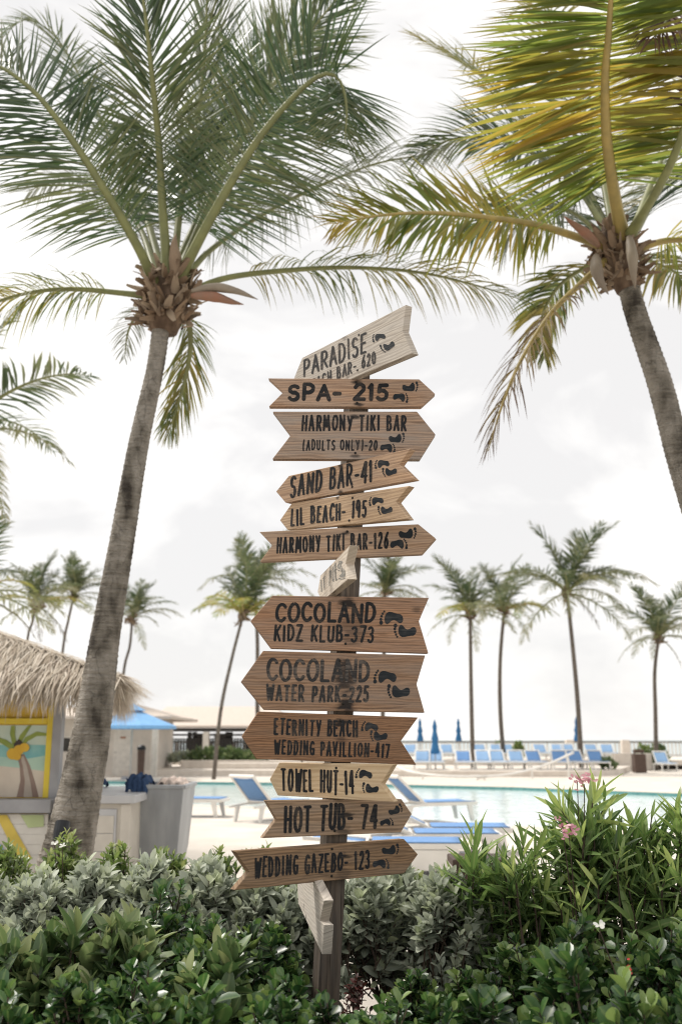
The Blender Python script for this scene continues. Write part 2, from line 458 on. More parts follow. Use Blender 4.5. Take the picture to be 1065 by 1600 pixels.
def ribbon(mb, pts, hw, proj, eps):
    pts = [Vector((p[0], p[1])) for p in pts]
    q = [pts[0]]
    for p in pts[1:]:
        if (p - q[-1]).length > .15: q.append(p)
    if len(q) < 2: return
    n = len(q); Ls = []; Rs = []
    for i in range(n):
        d0 = (q[i] - q[i - 1]).normalized() if i else (q[1] - q[0]).normalized()
        d1 = (q[i + 1] - q[i]).normalized() if i < n - 1 else d0
        tg = d0 + d1
        tg = tg.normalized() if tg.length > .2 else d1
        nn = Vector((-tg.y, tg.x)); w = hw * (1 + .10 * math.sin(i * 1.7 + q[i].x))
        Ls.append(q[i] + nn * w); Rs.append(q[i] - nn * w)
    vs = [proj(p, eps) for p in Ls] + [proj(p, eps) for p in Rs]
    fs = [(i, i + 1, n + i + 1, n + i) for i in range(n - 1)]
    mb.add(vs, fs)
    closed = (q[0] - q[-1]).length < hw * 1.2
    if not closed:
        for (c, l_, d) in ((q[0], Ls[0], (q[0] - q[1]).normalized()), (q[-1], Ls[-1], (q[-1] - q[-2]).normalized())):
            sd = Vector((-d.y, d.x))
            ring = [c + (sd * math.cos(a) + d * math.sin(a)) * hw for a in [PI * i / 6 for i in range(7)]]
            mb.add([proj(p, eps) for p in ring], [tuple(range(7))])

AX = lambda y: 507 + (1580 - y) * (564 - 507) / (1580 - 480)     # post axis in the photograph
PD = 4.3
base = P(AX(1580), 1580, PD); top = P(AX(500), 500, PD)
axd = (top - base).normalized()
foot = base - axd * (base.z / axd.z)
post_root = empty('signpost', foot, 'tall wooden signpost stacked with brown arrow boards pointing both ways, standing in the hedge', 'signpost')
M_post = woodmat('post_wood', (.16, .125, .095), (.05, .04, .032), (.12, .11, .10), .6, 2.2, wave=5)
def uvbox(o, udir, vdir, org, seed=0):
    me = o.data; ul = me.uv_layers.new(name='UVMap')
    for lp in me.loops:
        c = me.vertices[lp.vertex_index].co + o.location + (origin_of(o.parent) if o.parent else Vector()) - org
        ul.data[lp.index].uv = (c.dot(udir), c.dot(vdir))
pyaw = R(-20)
px_, py_ = Vector((math.cos(pyaw), -math.sin(pyaw), 0)), Vector((math.sin(pyaw), math.cos(pyaw), 0))
pb = MB(); h = .0445
tp = P(AX(556), 556, PD)
vs = [c + px_ * (a * h) + py_ * (b_ * h) for c in (foot - axd * .2, tp) for a, b_ in ((-1, -1), (1, -1), (1, 1), (-1, 1))]
pb.add(vs, [(0, 3, 2, 1), (4, 5, 6, 7), (0, 1, 5, 4), (1, 2, 6, 5), (2, 3, 7, 6), (3, 0, 4, 7)])
po = pb.build('post', M_post, post_root, bevel=.004)
uvbox(po, axd, (px_ + py_ * .8).normalized(), foot)

M_black = paintmat('black_paint', (.012, .013, .015), (.06, .05, .042), .6)
M_fade = paintmat('faded_paint', (.028, .027, .027), (.12, .10, .085), .85)
M_ghost = paintmat('ghost_paint', (.16, .155, .14), (.34, .31, .27), 1.0)
M_foot = paintmat('foot_paint', (.013, .017, .021), (.05, .05, .05), .8)
M_nail = pm('nail_head', (.02, .018, .016), rough=.5, metal=.6)

SOLE = [(-.5, 0), (-.48, .10), (-.40, .165), (-.28, .16), (-.14, .09), (0, .06), (.12, .10), (.24, .20), (.34, .245), (.43, .21), (.48, .12), (.49, 0), (.47, -.1), (.40, -.19), (.28, -.24), (.12, -.235), (-.05, -.20), (-.2, -.18), (-.35, -.17), (-.45, -.11)]
TOES = [(.66, .20, .10, .085), (.69, .07, .075, .055), (.665, -.05, .07, .05), (.61, -.15, .06, .048), (.54, -.235, .055, .045)]
def footprint(mb, c, length, ang, flip, proj, eps):
    s = length * 1.02 / 1.22; ca, sa = math.cos(R(ang)), math.sin(R(ang))
    def T(x, y):
        x -= .1; y *= flip * 1.4
        return Vector((c[0] + s * (x * ca - y * sa), c[1] - s * (x * sa + y * ca)))
    mb.add([proj(T(x, y), eps) for x, y in SOLE], [tuple(range(len(SOLE)))])
    for (x, y, rx, ry) in TOES:
        mb.add([proj(T(x + rx * math.cos(a), y + ry * math.sin(a)), eps) for a in [2 * PI * i / 10 for i in range(10)]], [tuple(range(10))])

def board(name_label, poly, yaw, wood, texts, feet, paint=None, thick=.036, off=.047, nails=(.13, .87), side=0, roll=0):
    paint = paint or M_black
    ys = [p[1] for p in poly]; ym = (min(ys) + max(ys)) / 2
    ps = R(yaw)
    u = Vector((math.cos(ps), -math.sin(ps), 0)); n = Vector((-math.sin(ps), -math.cos(ps), 0))
    ctr = P(AX(ym), ym, PD)
    C0 = ctr + n * (off + thick)
    def proj(p, eps=0.0):
        r = ray(p[0], p[1]); 
        return O + r * ((C0 - O).dot(n) / r.dot(n)) + n * eps
    k = len(poly)
    fr = [proj(p) for p in poly]
    bk = [v - n * thick for v in fr]
    mb = MB().add(fr + bk, [tuple(range(k)), tuple(range(2 * k - 1, k - 1, -1))] + [(i, (i + 1) % k, k + (i + 1) % k, k + i) for i in range(k)])
    o = mb.build('sign_board', wood, post_root, bevel=.0018)
    o['label'] = name_label
    uvbox(o, u, Vector((0, 0, 1)) + n * .35, ctr)
    if texts:
        rnd = random.Random(len(poly) + int(ym))
        ei = 0
        for (s, x0, y0, x1, y1, h0, h1, hw, sl) in texts:
            tb = MB()
            npx = sum(GLY[c][0] for c in s); wpx = math.hypot(x1 - x0, y1 - y0)
            gap = max(.22, (2 * hw + 1.6) / wpx * npx / (1 - min(.5, (2 * hw + 1.6) * len(s) / wpx)))
            tot = sum(GLY[c][0] + gap for c in s) - gap
            cur = 0
            for ch in s:
                w, strokes = GLY[ch]
                ja, js, jy = rnd.uniform(-.035, .035), rnd.uniform(.96, 1.04), rnd.uniform(-.03, .03)
                for st in strokes:
                    pts = []
                    for (gx, gy) in st:
                        f = (cur + gx * w) / tot
                        hh = (h0 + (h1 - h0) * f) * js
                        pts.append((x0 + (x1 - x0) * f + (sl + ja) * gy * hh, y0 + (y1 - y0) * f - (gy + jy) * hh))
                    ribbon(tb, pts, hw * (1.14 if hw > 1.9 else 1.06), proj, .0007 + .00006 * (ei % 12)); ei += 1
                cur += w + gap
            tb.build('lettering', paint, o)
    for fi, (x, y, ln, ang, flip) in enumerate(feet):
        fb = MB(); footprint(fb, (x, y), ln, ang, flip, proj, .0009)
        fb.build('footprint', M_foot if paint is not M_ghost else paint, o)
    xs = AX(ym)
    if not side:
        tops = min(ys); bots = max(ys)
        for f in nails:
            xc = xs + random.uniform(-3, 3); hit = []
            for (ax_, ay_), (bx_, by_) in zip(poly, poly[1:] + poly[:1]):
                if (ax_ - xc) * (bx_ - xc) < 0: hit.append(ay_ + (by_ - ay_) * (xc - ax_) / (bx_ - ax_))
            c = proj((xc, min(hit) + (max(hit) - min(hit)) * f))
            nb = MB()
            ring = [[c + n * hz + (u * math.cos(a) + Vector((0, 0, 1)) * math.sin(a)) * rr for a in [2 * PI * i / 10 for i in range(10)]] for rr, hz in ((.0055, -.001), (.0055, .0015), (.003, .0028))]
            vs = sum(ring, []); fs = [(j * 10 + i, j * 10 + (i + 1) % 10, (j + 1) * 10 + (i + 1) % 10, (j + 1) * 10 + i) for j in range(2) for i in range(10)] + [tuple(range(20, 30))]
            nb.add(vs, fs).build('nail', M_nail, o)
    return o

BR = (.42, .265, .165); BRD = (.15, .085, .05); GRY = (.36, .31, .265)
BR2 = (.36, .235, .155); BRD2 = (.12, .072, .045)
LT = (.54, .40, .27); LTD = (.27, .18, .11)
w_par = woodmat('weathered_grey_wood', (.52, .47, .40), (.25, .21, .175), (.50, .47, .43), .5, 1.1, [(.0, .10, .03, .05, .6), (.02, -.1, .02, .04, .5)])
w_spa = woodmat('pine_wood_a', (.46, .30, .20), (.19, .115, .075), GRY, .45, 4.4, [(.0, .05, .03, .015, .8), (.01, -.055, .03, .012, .9)])
w_h1 = woodmat('pine_wood_b', (.42, .29, .205), (.15, .10, .07), (.30, .275, .25), .75, 7.7, [(.0, .09, .03, .014, .9), (.02, -.04, .10, .03, .35), (0, -.09, .04, .012, .7)])
w_sand = woodmat('pine_wood_c', (.50, .34, .22), (.25, .155, .10), GRY, .35, 10.2, [(.0, .06, .02, .015, .8), (.0, -.06, .02, .014, .8)])
w_lil = woodmat('pine_wood_d', (.54, .39, .25), (.29, .19, .12), GRY, .25, 13.9, [(.0, .06, .015, .012, .8)])
w_h2 = woodmat('pine_wood_e', (.46, .315, .21), (.20, .125, .08), GRY, .4, 17.3, [(.0, .055, .03, .012, .9), (.03, -.06, .05, .012, .8)])
w_sml = woodmat('bleached_wood_a', (.62, .55, .46), (.40, .33, .26), (.55, .50, .44), .5, 19.1)
w_c1 = woodmat('pine_wood_f', (.41, .24, .145), (.13, .07, .042), (.30, .24, .20), .5, 23.5, [(0, .11, .05, .03, .95), (.02, .0, .08, .09, .45), (.3, .09, .03, .015, .5), (-.02, -.1, .03, .012, .8)], wave=11)
w_c2 = woodmat('pine_wood_g', (.36, .225, .14), (.12, .068, .042), (.26, .21, .175), .6, 27.7, [(.0, .04, .06, .09, .85), (.01, -.075, .055, .05, .95), (.0, .1, .04, .02, .8)])
w_et = woodmat('pine_wood_h', (.31, .175, .098), (.10, .052, .03), (.22, .17, .13), .35, 31.3, [(.0, .09, .06, .022, .95), (.0, -.09, .05, .022, .95), (0, .02, .03, .03, .5)], wave=14)
w_tow = woodmat('pale_pine', (.62, .48, .31), (.42, .29, .17), (.58, .48, .36), .3, 36.1, [(.0, .055, .014, .02, .8), (.0, -.05, .014, .02, .8)], wave=6)
w_hot = woodmat('pine_wood_i', (.38, .26, .165), (.12, .075, .045), (.30, .26, .22), .4, 41.9, [(.02, .05, .045, .018, .9), (.0, -.02, .05, .05, .6), (.02, -.06, .04, .014, .8)], wave=8)
w_gaz = woodmat('pine_wood_j', (.31, .20, .115), (.085, .05, .03), (.24, .19, .145), .35, 47.2, [(.0, .07, .05, .018, .95), (.0, -.05, .07, .04, .95), (.0, .0, .05, .05, .4)], wave=10)
w_bot = woodmat('bleached_wood_b', (.66, .60, .52), (.38, .33, .28), (.6, .56, .5), .5, 52.4, [(-.1, .0, .012, .012, .9), (-.16, .03, .01, .02, .8), (-.22, -.02, .02, .01, .7), (-.05, -.05, .01, .02, .7)])

board('bleached grey board tilted up to the left', [(472, 559), (634, 476), (629, 517), (644, 552), (551, 591), (478, 622), (457, 596)], 52, w_par,
      [('PARADISE', 475, 588, 571, 550, 25, 30, 1.7, .0), ('BEACH BAR- 620', 479, 612, 586, 567, 15, 19, 1.25, 0)],
      [(592, 527, 20, 190, 1), (606, 541, 22, 205, -1)], M_fade)
board('narrow brown board reading spa', [(419, 591), (654.5, 592.5), (679.5, 615.5), (657.5, 635.6), (420, 635), (442.5, 612.6)], 1, w_spa,
      [('SPA- 215', 451, 624, 604, 624, 22, 23, 2.7, .05)], [(640, 605, 24, 6, 1), (625, 621, 23, -6, -1)])
board('wide brown board with the adults only line', [(426, 643), (651, 643), (680, 679), (655.5, 718), (425.5, 717), (454, 680)], 0, w_h1,
      [('HARMONY TIKI BAR', 472, 672, 633, 672, 22, 22, 1.7, .03), ('(ADULTS ONLY)-20', 473, 703, 588, 703, 15, 15, 1.05, .03)], [(619, 685, 24, 6, 1), (605, 700, 23, -4, -1)])
board('short light board pointing left, reading sand bar', [(431, 768), (451, 743.5), (641, 701), (624, 725.6), (647.5, 749), (446, 785.6)], 40, w_sand,
      [('SAND BAR-41', 454, 777, 580, 751, 31, 31, 1.9, .03)], [(597, 725, 22, 184, 1), (609, 737, 22, 186, -1)])
board('short light board reading lil beach', [(437, 813), (456, 785.7), (639, 759), (618, 784), (638, 811), (449, 828)], 44, w_lil,
      [('LIL BEACH- 195', 455, 821, 571, 807, 24, 25, 1.7, .03)], [(588, 783, 22, 184, 1), (602, 797, 22, 184, -1)])
board('narrow brown board pointing right just above the small sideways board', [(405, 831), (653, 819), (679.5, 840.7), (657, 866), (405.6, 878), (425, 852)], 14, w_h2,
      [('HARMONY TIKI BAR-126', 433, 864, 605, 856, 23, 23, 1.6, .03)], [(636, 834, 27, 6, 1), (622, 850.5, 26, 4, -1)])
board('small bleached board seen almost edge on', [(500.5, 899), (546, 852), (539.5, 881), (543.5, 905), (513, 931), (503, 941), (496, 925)], 80, w_sml,
      [('IT PUL', 502, 924, 527, 904, 17, 27, .75, 0)], [(531.5, 884, 16, 262, 1), (535, 897, 16, 262, -1)], M_ghost, side=1)
board('wide reddish brown board reading kidz klub', [(392, 970), (425.5, 930.7), (669.7, 934), (654, 970.6), (669, 1021), (424, 1013)], -8, w_c1,
      [('COCOLAND', 431, 970, 584, 971.5, 27, 28, 2.3, .05), ('KIDZ KLUB-373', 429, 1000.5, 582, 1003, 23, 23, 1.9, .05)], [(612, 966, 35, 176, 1), (633, 986, 34, 178, -1)])
board('wide dark brown board reading water park', [(376.6, 1065), (411, 1017), (664, 1024), (650.5, 1069), (663, 1113.6), (412.7, 1109)], -8, w_c2,
      [('COCOLAND', 418, 1062, 575, 1063.5, 31, 31, 2.3, .05), ('WATER PARK-225', 417, 1094, 574, 1096.5, 23, 23, 1.9, .05)], [(602, 1058, 34, 176, 1), (623, 1080.5, 34, 178, -1)], M_fade)
board('wide dark brown board with the wedding pavillion line', [(378, 1150.7), (404, 1111.7), (652.7, 1121), (626, 1157.7), (650, 1195), (401, 1186)], -9, w_et,
      [('ETERNITY BEACH', 429, 1147, 557.5, 1150.5, 23, 23, 1.65, .03), ('WEDDING PAVILLION-417', 429, 1177.5, 607, 1183, 20, 20, 1.5, .03)], [(578, 1136, 25, 172, 1), (592, 1150, 26, 178, -1)])
board('short pale yellow board reading towel hut', [(421, 1217.7), (436, 1191.5), (614, 1194), (595, 1225), (615, 1253), (433.6, 1243)], 33, w_tow,
      [('TOWEL HUT-14', 441, 1234, 552, 1240, 33, 34, 1.8, .0)], [(569, 1210, 25, 170, 1), (579, 1232, 25, 172, -1)])
board('brown board pointing right with curved grain, reading hot tub', [(415, 1250.6), (627, 1248.7), (643, 1272), (626, 1300.7), (409.7, 1309.7), (432, 1280)], -20, w_hot,
      [('HOT TUB- 74', 445, 1299, 587, 1293, 39, 35, 2.2, .04)], [(617, 1266, 22, 24, 1), (603, 1285, 20, 10, -1)])
board('dark brown board pointing right, lowest readable one, reading wedding gazebo', [(367, 1330), (631, 1311), (652.7, 1335), (631, 1365), (366, 1391), (390, 1363)], -33, w_gaz,
      [('WEDDING GAZEBO- 123', 398, 1371, 576, 1356, 30, 26, 1.7, .02)], [(609, 1328, 26, 8, 1), (594, 1350, 25, 2, -1)])
board('bleached white board turned sideways at the bottom', [(464, 1374), (484, 1362), (506, 1407), (499.6, 1439), (506, 1445), (503, 1491.6), (466, 1412)], 80, w_bot, [], [], side=1)

# ------------------------------------------------------------------ palms
def strip_quads(n_items, rows, cols=2):
    base = np.arange(n_items)[:, None] * (rows * cols)
    q = []
    for r in range(rows - 1):
        for c in range(cols - 1):
            a = r * cols + c
            q.append(base + np.array([a, a + 1, a + cols + 1, a + cols]))
    return np.concatenate(q, 0)
def frond(name, parent, pts, Lmax, nl, mats, droop=.5, side=None, lift=.12, r0=.045, wid=.029, pet=.17, seed=0, a0=25, a1=58, wind=(0, 0, 0), gaps=.06, local=False, rows=5):
    """one palm leaf: rachis tube + two rows of leaflets, one mesh"""
    rg = np.random.default_rng(seed)
    Mn = 36
    C = spline(pts, Mn)
    T = nrm(np.gradient(C, axis=0))
    ch = C[-1] - C[0]
    if side is None:
        h = np.array([ch[0], ch[1], 0.0])
        if np.linalg.norm(h) < 1e-3: h = np.array([1.0, 0, 0])
        side = np.cross([0, 0, 1], h)
    side = np.asarray(side, float)
    S = nrm(side[None] - (T @ side)[:, None] * T)
    Nn = nrm(np.cross(T, S))
    V = []; Q = []; rn = []; tt = []; mi = []
    # rachis: flattened, wide at the petiole
    k = 7
    s = np.linspace(0, 1, Mn)
    rad = r0 * (1 - s) ** .8 * np.where(s < .08, 1.25 - s * 3, 1.0) + .003
    ang = np.linspace(0, 2 * PI, k, endpoint=False)
    ring = C[:, None, :] + rad[:, None, None] * (np.cos(ang)[None, :, None] * S[:, None, :] + .75 * np.sin(ang)[None, :, None] * Nn[:, None, :])
    V.append(ring.reshape(-1, 3))
    for i in range(Mn - 1):
        for j in range(k):
            Q.append((i * k + j, i * k + (j + 1) % k, (i + 1) * k + (j + 1) % k, (i + 1) * k + j))
    nb = Mn * k
    rn.append(np.repeat(s, k) * .6 + .2); tt.append(np.repeat(s * .3, k)); mi += [1] * len(Q)
    Q = [np.array(Q)]
    for sd in (1, -1):
        f = np.linspace(0, 1, nl) + rg.normal(0, .25 / nl, nl)
        f = np.clip(f, 0, 1)
        keep = rg.random(nl) > gaps
        f = f[keep]; n = len(f)
        u = pet + (1 - pet) * f
        idx = np.clip(u * (Mn - 1), 0, Mn - 1.001); i0 = idx.astype(int); fr = (idx - i0)[:, None]
        lp = lambda A: A[i0] * (1 - fr) + A[i0 + 1] * fr
        b = lp(C); t_ = nrm(lp(T)); s_ = nrm(lp(S)); n_ = nrm(lp(Nn))
        al = np.radians(a0 + (a1 - a0) * f + 6 * np.sin(f * 23 + sd + seed) + rg.normal(0, 6.5, n))[:, None]
        li = (lift + rg.normal(0, .13, n))[:, None]
        D = nrm(sd * s_ * np.cos(al) + t_ * np.sin(al) + n_ * li)
        prof = np.interp(f, [0, .08, .3, .6, .85, 1], [.55, .78, 1, .92, .62, .30])
        Ln = Lmax * prof * rg.uniform(.86, 1.08, n) * np.where(rg.random(n) < .06, rg.uniform(.4, .8, n), 1)
        Wd = wid * np.interp(f, [0, .2, .7, 1], [.7, 1, .95, .55])
        dr = droop * rg.uniform(.6, 1.4, n)
        g = np.array([0, 0, -1.0]) + np.asarray(wind, float)
        pos = b + sd * s_ * (r0 * .5 * (1 - u) + .002)[:, None]
        rr = np.clip(.5 + .22 * np.sin(f * 9 + seed) + rg.normal(0, .2, n), 0, 1)
        wv = nrm(np.cross(D, n_) + n_ * rg.normal(0, .35, n)[:, None])
        rows_v = []
        wp = np.interp(np.linspace(0, 1, rows), [0, .12, .5, .8, 1], [.45, 1, .95, .55, .04])
        for r in range(rows):
            x = r / (rows - 1)
            rows_v.append(np.stack([pos - wv * (Wd * wp[r] / 2)[:, None], pos + wv * (Wd * wp[r] / 2)[:, None]], 1))
            dd = nrm(D + g[None] * (dr * (x + .5 / (rows - 1)) ** 1.3)[:, None])
            pos = pos + dd * (Ln / (rows - 1))[:, None]
        A = np.stack(rows_v, 1)          # n, rows, 2, 3
        V.append(A.reshape(-1, 3))
        q = strip_quads(n, rows) + nb
        nb += n * rows * 2
        Q.append(q); mi += [0] * len(q)
        rn.append(np.repeat(rr, rows * 2))
        tt.append((np.repeat(np.tile(np.linspace(0, 1, rows), n), 2) * .75 + .25 * np.repeat(f, rows * 2)))
    V = np.concatenate(V); Q = np.concatenate(Q)
    return raw_mesh(name, V, Q, mats, parent, mi, {'rnd': np.concatenate(rn), 'tt': np.concatenate(tt)}, org=(0, 0, 0) if local else None)

M_pg = leafmat('palm_green', [(0.033, 0.056, 0.024), (0.048, 0.084, 0.035), (0.092, 0.118, 0.048), (0.130, 0.140, 0.064)], rough=.34, tr=.36, spec=.6, tip=(.2, .18, .07), tipat=(.72, 1.15))
M_py = leafmat('palm_yellow', [(.10, .145, .04), (.165, .19, .05), (.25, .225, .055), (.33, .24, .06)], rough=.42, tr=.60, spec=.4, tip=(.15, .085, .05), tipat=(.72, 1.02))
M_po = leafmat('palm_olive', [(0.062, 0.094, 0.031), (0.125, 0.144, 0.044), (0.213, 0.188, 0.056), (0.263, 0.206, 0.062)], rough=.4, tr=.4, spec=.45, tip=(.16, .11, .05), tipat=(.75, 1.05))
M_pbr = leafmat('palm_browning', [(.13, .075, .035), (.20, .15, .045), (.085, .055, .04), (.26, .19, .06)], rough=.5, tr=.35, spec=.3, tip=(.10, .065, .05), tipat=(.4, .9))
M_pd = leafmat('palm_dead', [(.12, .075, .05), (.075, .045, .045), (.17, .11, .07)], rough=.7, tr=.2, spec=.2)
M_ps = leafmat('palm_silver', [(0.151, 0.162, 0.130), (0.216, 0.227, 0.184), (0.108, 0.124, 0.086)], rough=.45, tr=.3, spec=.5, tip=(.20, .17, .10), tipat=(.7, 1.1))
M_pr = pm('palm_rachis', (.20, .21, .085), (.15, .16, .07), scale=8, rough=.5)
M_pry = pm('palm_rachis_yellow', (.36, .27, .09), (.25, .20, .075), scale=8, rough=.5)
M_bark = None
m, t, b = new_mat('palm_bark')
l = t.links.new
co = N(t, 'ShaderNodeTexCoord')
def nz(scale, st, det=5):
    ma = N(t, 'ShaderNodeMapping'); ma.inputs['Scale'].default_value = st
    no = N(t, 'ShaderNodeTexNoise'); no.inputs['Scale'].default_value = scale; no.inputs['Detail'].default_value = det
    l(co.outputs['Object'], ma.inputs[0]); l(ma.outputs[0], no.inputs['Vector']); return no.outputs['Fac']
a_ = nz(3.0, (1.0, 1.0, 15), 9); c_ = nz(2.4, (2.6, 2.6, 1.3), 12); f_ = nz(30, (1, 1, 2.5))
ra = N(t, 'ShaderNodeValToRGB'); e = ra.color_ramp.elements
e[0].position = .33; e[0].color = (.065, .056, .047, 1); e[1].position = .60; e[1].color = (.34, .31, .27, 1); e_ = e.new(.45); e_.color = (.20, .18, .15, 1)
mm = N(t, 'ShaderNodeMath', operation='MULTIPLY_ADD'); mm.inputs[1].default_value = .24; l(a_, mm.inputs[0])
m2 = N(t, 'ShaderNodeMath', operation='MULTIPLY_ADD'); m2.inputs[1].default_value = .95; m2.inputs[2].default_value = -.10; l(c_, m2.inputs[0]); l(m2.outputs[0], mm.inputs[2])
l(mm.outputs[0], ra.inputs[0]); l(ra.outputs[0], b.inputs['Base Color'])
b.inputs['Roughness'].default_value = .85; b.inputs['Specular IOR Level'].default_value = .15
bu = N(t, 'ShaderNodeBump'); bu.inputs['Strength'].default_value = 1.0; bu.inputs['Distance'].default_value = .045
vo = N(t, 'ShaderNodeTexVoronoi', feature='DISTANCE_TO_EDGE'); vo.inputs['Scale'].default_value = 7
mv = N(t, 'ShaderNodeMapping'); mv.inputs['Scale'].default_value = (1.5, 1.5, .7); l(co.outputs['Object'], mv.inputs[0])
nv = N(t, 'ShaderNodeTexNoise'); nv.inputs['Scale'].default_value = 5; nv.inputs['Detail'].default_value = 6; l(co.outputs['Object'], nv.inputs['Vector'])
mw = N(t, 'ShaderNodeMix', data_type='RGBA'); mw.inputs[0].default_value = .22; l(mv.outputs[0], mw.inputs[6]); l(nv.outputs['Color'], mw.inputs[7]); l(mw.outputs[2], vo.inputs['Vector'])
vr = N(t, 'ShaderNodeMapRange'); vr.inputs[1].default_value = .0; vr.inputs[2].default_value = .05; vr.inputs[3].default_value = .55; l(vo.outputs['Distance'], vr.inputs[0])
vs_ = N(t, 'ShaderNodeMapRange'); vs_.inputs[1].default_value = .45; vs_.inputs[2].default_value = .6; l(nv.outputs['Fac'], vs_.inputs[0])
vm = N(t, 'ShaderNodeMix', data_type='FLOAT'); vm.inputs[2].default_value = 1.0; l(vs_.outputs[0], vm.inputs[0]); l(vr.outputs[0], vm.inputs[3])
vx = N(t, 'ShaderNodeVectorMath', operation='SCALE'); l(ra.outputs[0], vx.inputs[0]); l(vm.outputs[0], vx.inputs['Scale']); l(vx.outputs[0], b.inputs['Base Color'])
m3 = N(t, 'ShaderNodeMath', operation='ADD'); l(a_, m3.inputs[0]); l(f_, m3.inputs[1]); l(m3.outputs[0], bu.inputs['Height']); l(bu.outputs[0], b.inputs['Normal'])
M_bark = m
M_crack = pm('bark_crack', (.03, .025, .02), (.015, .012, .01), scale=20, rough=.9)
M_boot = leafmat('boot_fibre', [(.26, .19, .13), (.17, .115, .075), (.33, .26, .19), (.10, .065, .045)], rough=.8, tr=.05, spec=.15)
M_spathe = pm('spathe', (.26, .12, .075), (.20, .13, .09), scale=5, rough=.6)
M_spathe2 = pm('spathe_grey', (.25, .21, .16), (.19, .155, .12), scale=5, rough=.6)

def trunk(parent, px, d, ringstep=.05, name='trunk', k=28, wob=.02, ringamp=.035):
    """px: [(x, y, width)] in photo pixels along the trunk at depth d"""
    pts = [P(x, y, d) for x, y, w in px]
    if pts[0].z > 0:
        dd = (pts[0] - pts[1]); pts.insert(0, pts[0] + dd * (pts[0].z / max(.05, -dd.z)) * .9); 
        px = [(px[0][0], px[0][1], px[0][2] * 1.15)] + list(px)
        pts[0].z = -.15
    rd = [w / 2 * d / F for x, y, w in px]
    ln = sum((pts[i + 1] - pts[i]).length for i in range(len(pts) - 1))
    n = max(12, int(ln / ringstep * 3))
    C = spline(pts, n)
    s0 = np.concatenate([[0], np.cumsum([(pts[i + 1] - pts[i]).length for i in range(len(pts) - 1)])]); s0 /= s0[-1]
    r = np.interp(np.linspace(0, 1, n), s0, rd)
    ph = np.arange(n) % 3
    ringamp = ringamp * np.interp(np.linspace(0, 1, n), [0, .35, 1], [.15, .5, 1.1]); r = r * (1 + ringamp * np.array([.0, 1.0, -.4])[ph] * rng.uniform(.5, 1.4, n)) 
    V = []; T = nrm(np.gradient(C, axis=0)); Xa = nrm(np.cross(T, np.array([0, 1.0, .01]))); Ya = np.cross(T, Xa)
    an = np.linspace(0, 2 * PI, k, endpoint=False)
    wb = 1 + wob * np.sin(3 * an[None] + np.linspace(0, 9, n)[:, None]) + rng.normal(0, .010, (n, k))
    V = C[:, None] + (r[:, None] * wb)[..., None] * (np.cos(an)[None, :, None] * Xa[:, None] + np.sin(an)[None, :, None] * Ya[:, None])
    i, j = np.meshgrid(np.arange(n - 1), np.arange(k), indexing='ij'); i = i.ravel(); j = j.ravel()
    Q = np.stack([i * k + j, i * k + (j + 1) % k, (i + 1) * k + (j + 1) % k, (i + 1) * k + j], 1)
    o = raw_mesh(name, V.reshape(-1, 3), Q, M_bark, parent)
    return o, C, r
def scales(name, parent, P0, D, Up, L_, W_, mat, curl=.3, rows=5, rn=None, tipw=.06):
    """thick-ish curled bracts / leaf strips as one mesh: each a 3-column folded strip"""
    n = len(P0); P0 = np.asarray(P0, float); D = nrm(np.asarray(D, float)); Up = np.asarray(Up, float)
    Sx = nrm(np.cross(D, Up)); Nz = np.cross(Sx, D)
    L_ = np.asarray(L_)[:, None]; W_ = np.asarray(W_)[:, None]
    x = np.linspace(0, 1, rows); wp = np.interp(x, [0, .3, .7, 1], [.7, 1, .7, tipw])
    A = np.zeros((n, rows, 3, 3))
    for r in range(rows):
        c = P0 + D * L_ * x[r] + Nz * L_ * curl * x[r] ** 2
        A[:, r, 0] = c - Sx * W_ * wp[r] / 2; A[:, r, 1] = c + Nz * W_ * wp[r] * .25; A[:, r, 2] = c + Sx * W_ * wp[r] / 2
    rn = rng.random(n) if rn is None else rn
    return raw_mesh(name, A.reshape(-1, 3), strip_quads(n, rows, 3), mat, parent, None, {'rnd': np.repeat(rn, rows * 3), 'tt': np.repeat(np.tile(x, n), 3)})
def crown_base(parent, c, ax, r, h, n, seed):
    rg = np.random.default_rng(seed)
    a = rg.uniform(0, 2 * PI, n); z = rg.uniform(-h * .55, h * .45, n)
    rad = r * (1.0 + .25 * np.cos(z / h * 3)) * rg.uniform(.75, 1.05, n)
    out = np.stack([np.cos(a), np.sin(a), np.zeros(n)], 1)
    p0 = np.array(c)[None] + out * rad[:, None] * .8 + np.array(ax)[None] * z[:, None]
    D = out * rg.uniform(.2, 1.0, n)[:, None] + np.array([0, 0, 1.0])[None] * rg.uniform(-.6, 1.2, n)[:, None] + rg.normal(0, .25, (n, 3))
    Up = out + rg.normal(0, .3, (n, 3))
    return scales('crown_fibre', parent, p0 - nrm(D) * .04, D, Up, rg.uniform(.08, .21, n), rg.uniform(.035, .085, n), M_boot, .25, tipw=.4)
def spathe(parent, pts, r, mat):
    C = spline(pts, 14); s = np.linspace(0, 1, 14)
    rad = r * np.interp(s, [0, .15, .45, .8, 1], [.45, .8, 1, .5, .05])
    return MB().tube([Vector(p) for p in C], list(rad), 8, 0).build('spathe', mat, parent, smooth=True)
def core(parent, c, ax, r, h):
    C = [Vector(c) + Vector(ax) * z for z in (-h * .6, -h * .3, 0, h * .3, h * .6)]
    return MB().tube(C, [r * .7, r * .95, r, r * .8, r * .4], 14, 0).build('crown_heart', pm('heart_fibre', (.16, .11, .075), (.07, .045, .03), scale=14, rough=.9, bump=.6, stretch=(1, 1, .4)), parent, smooth=True)

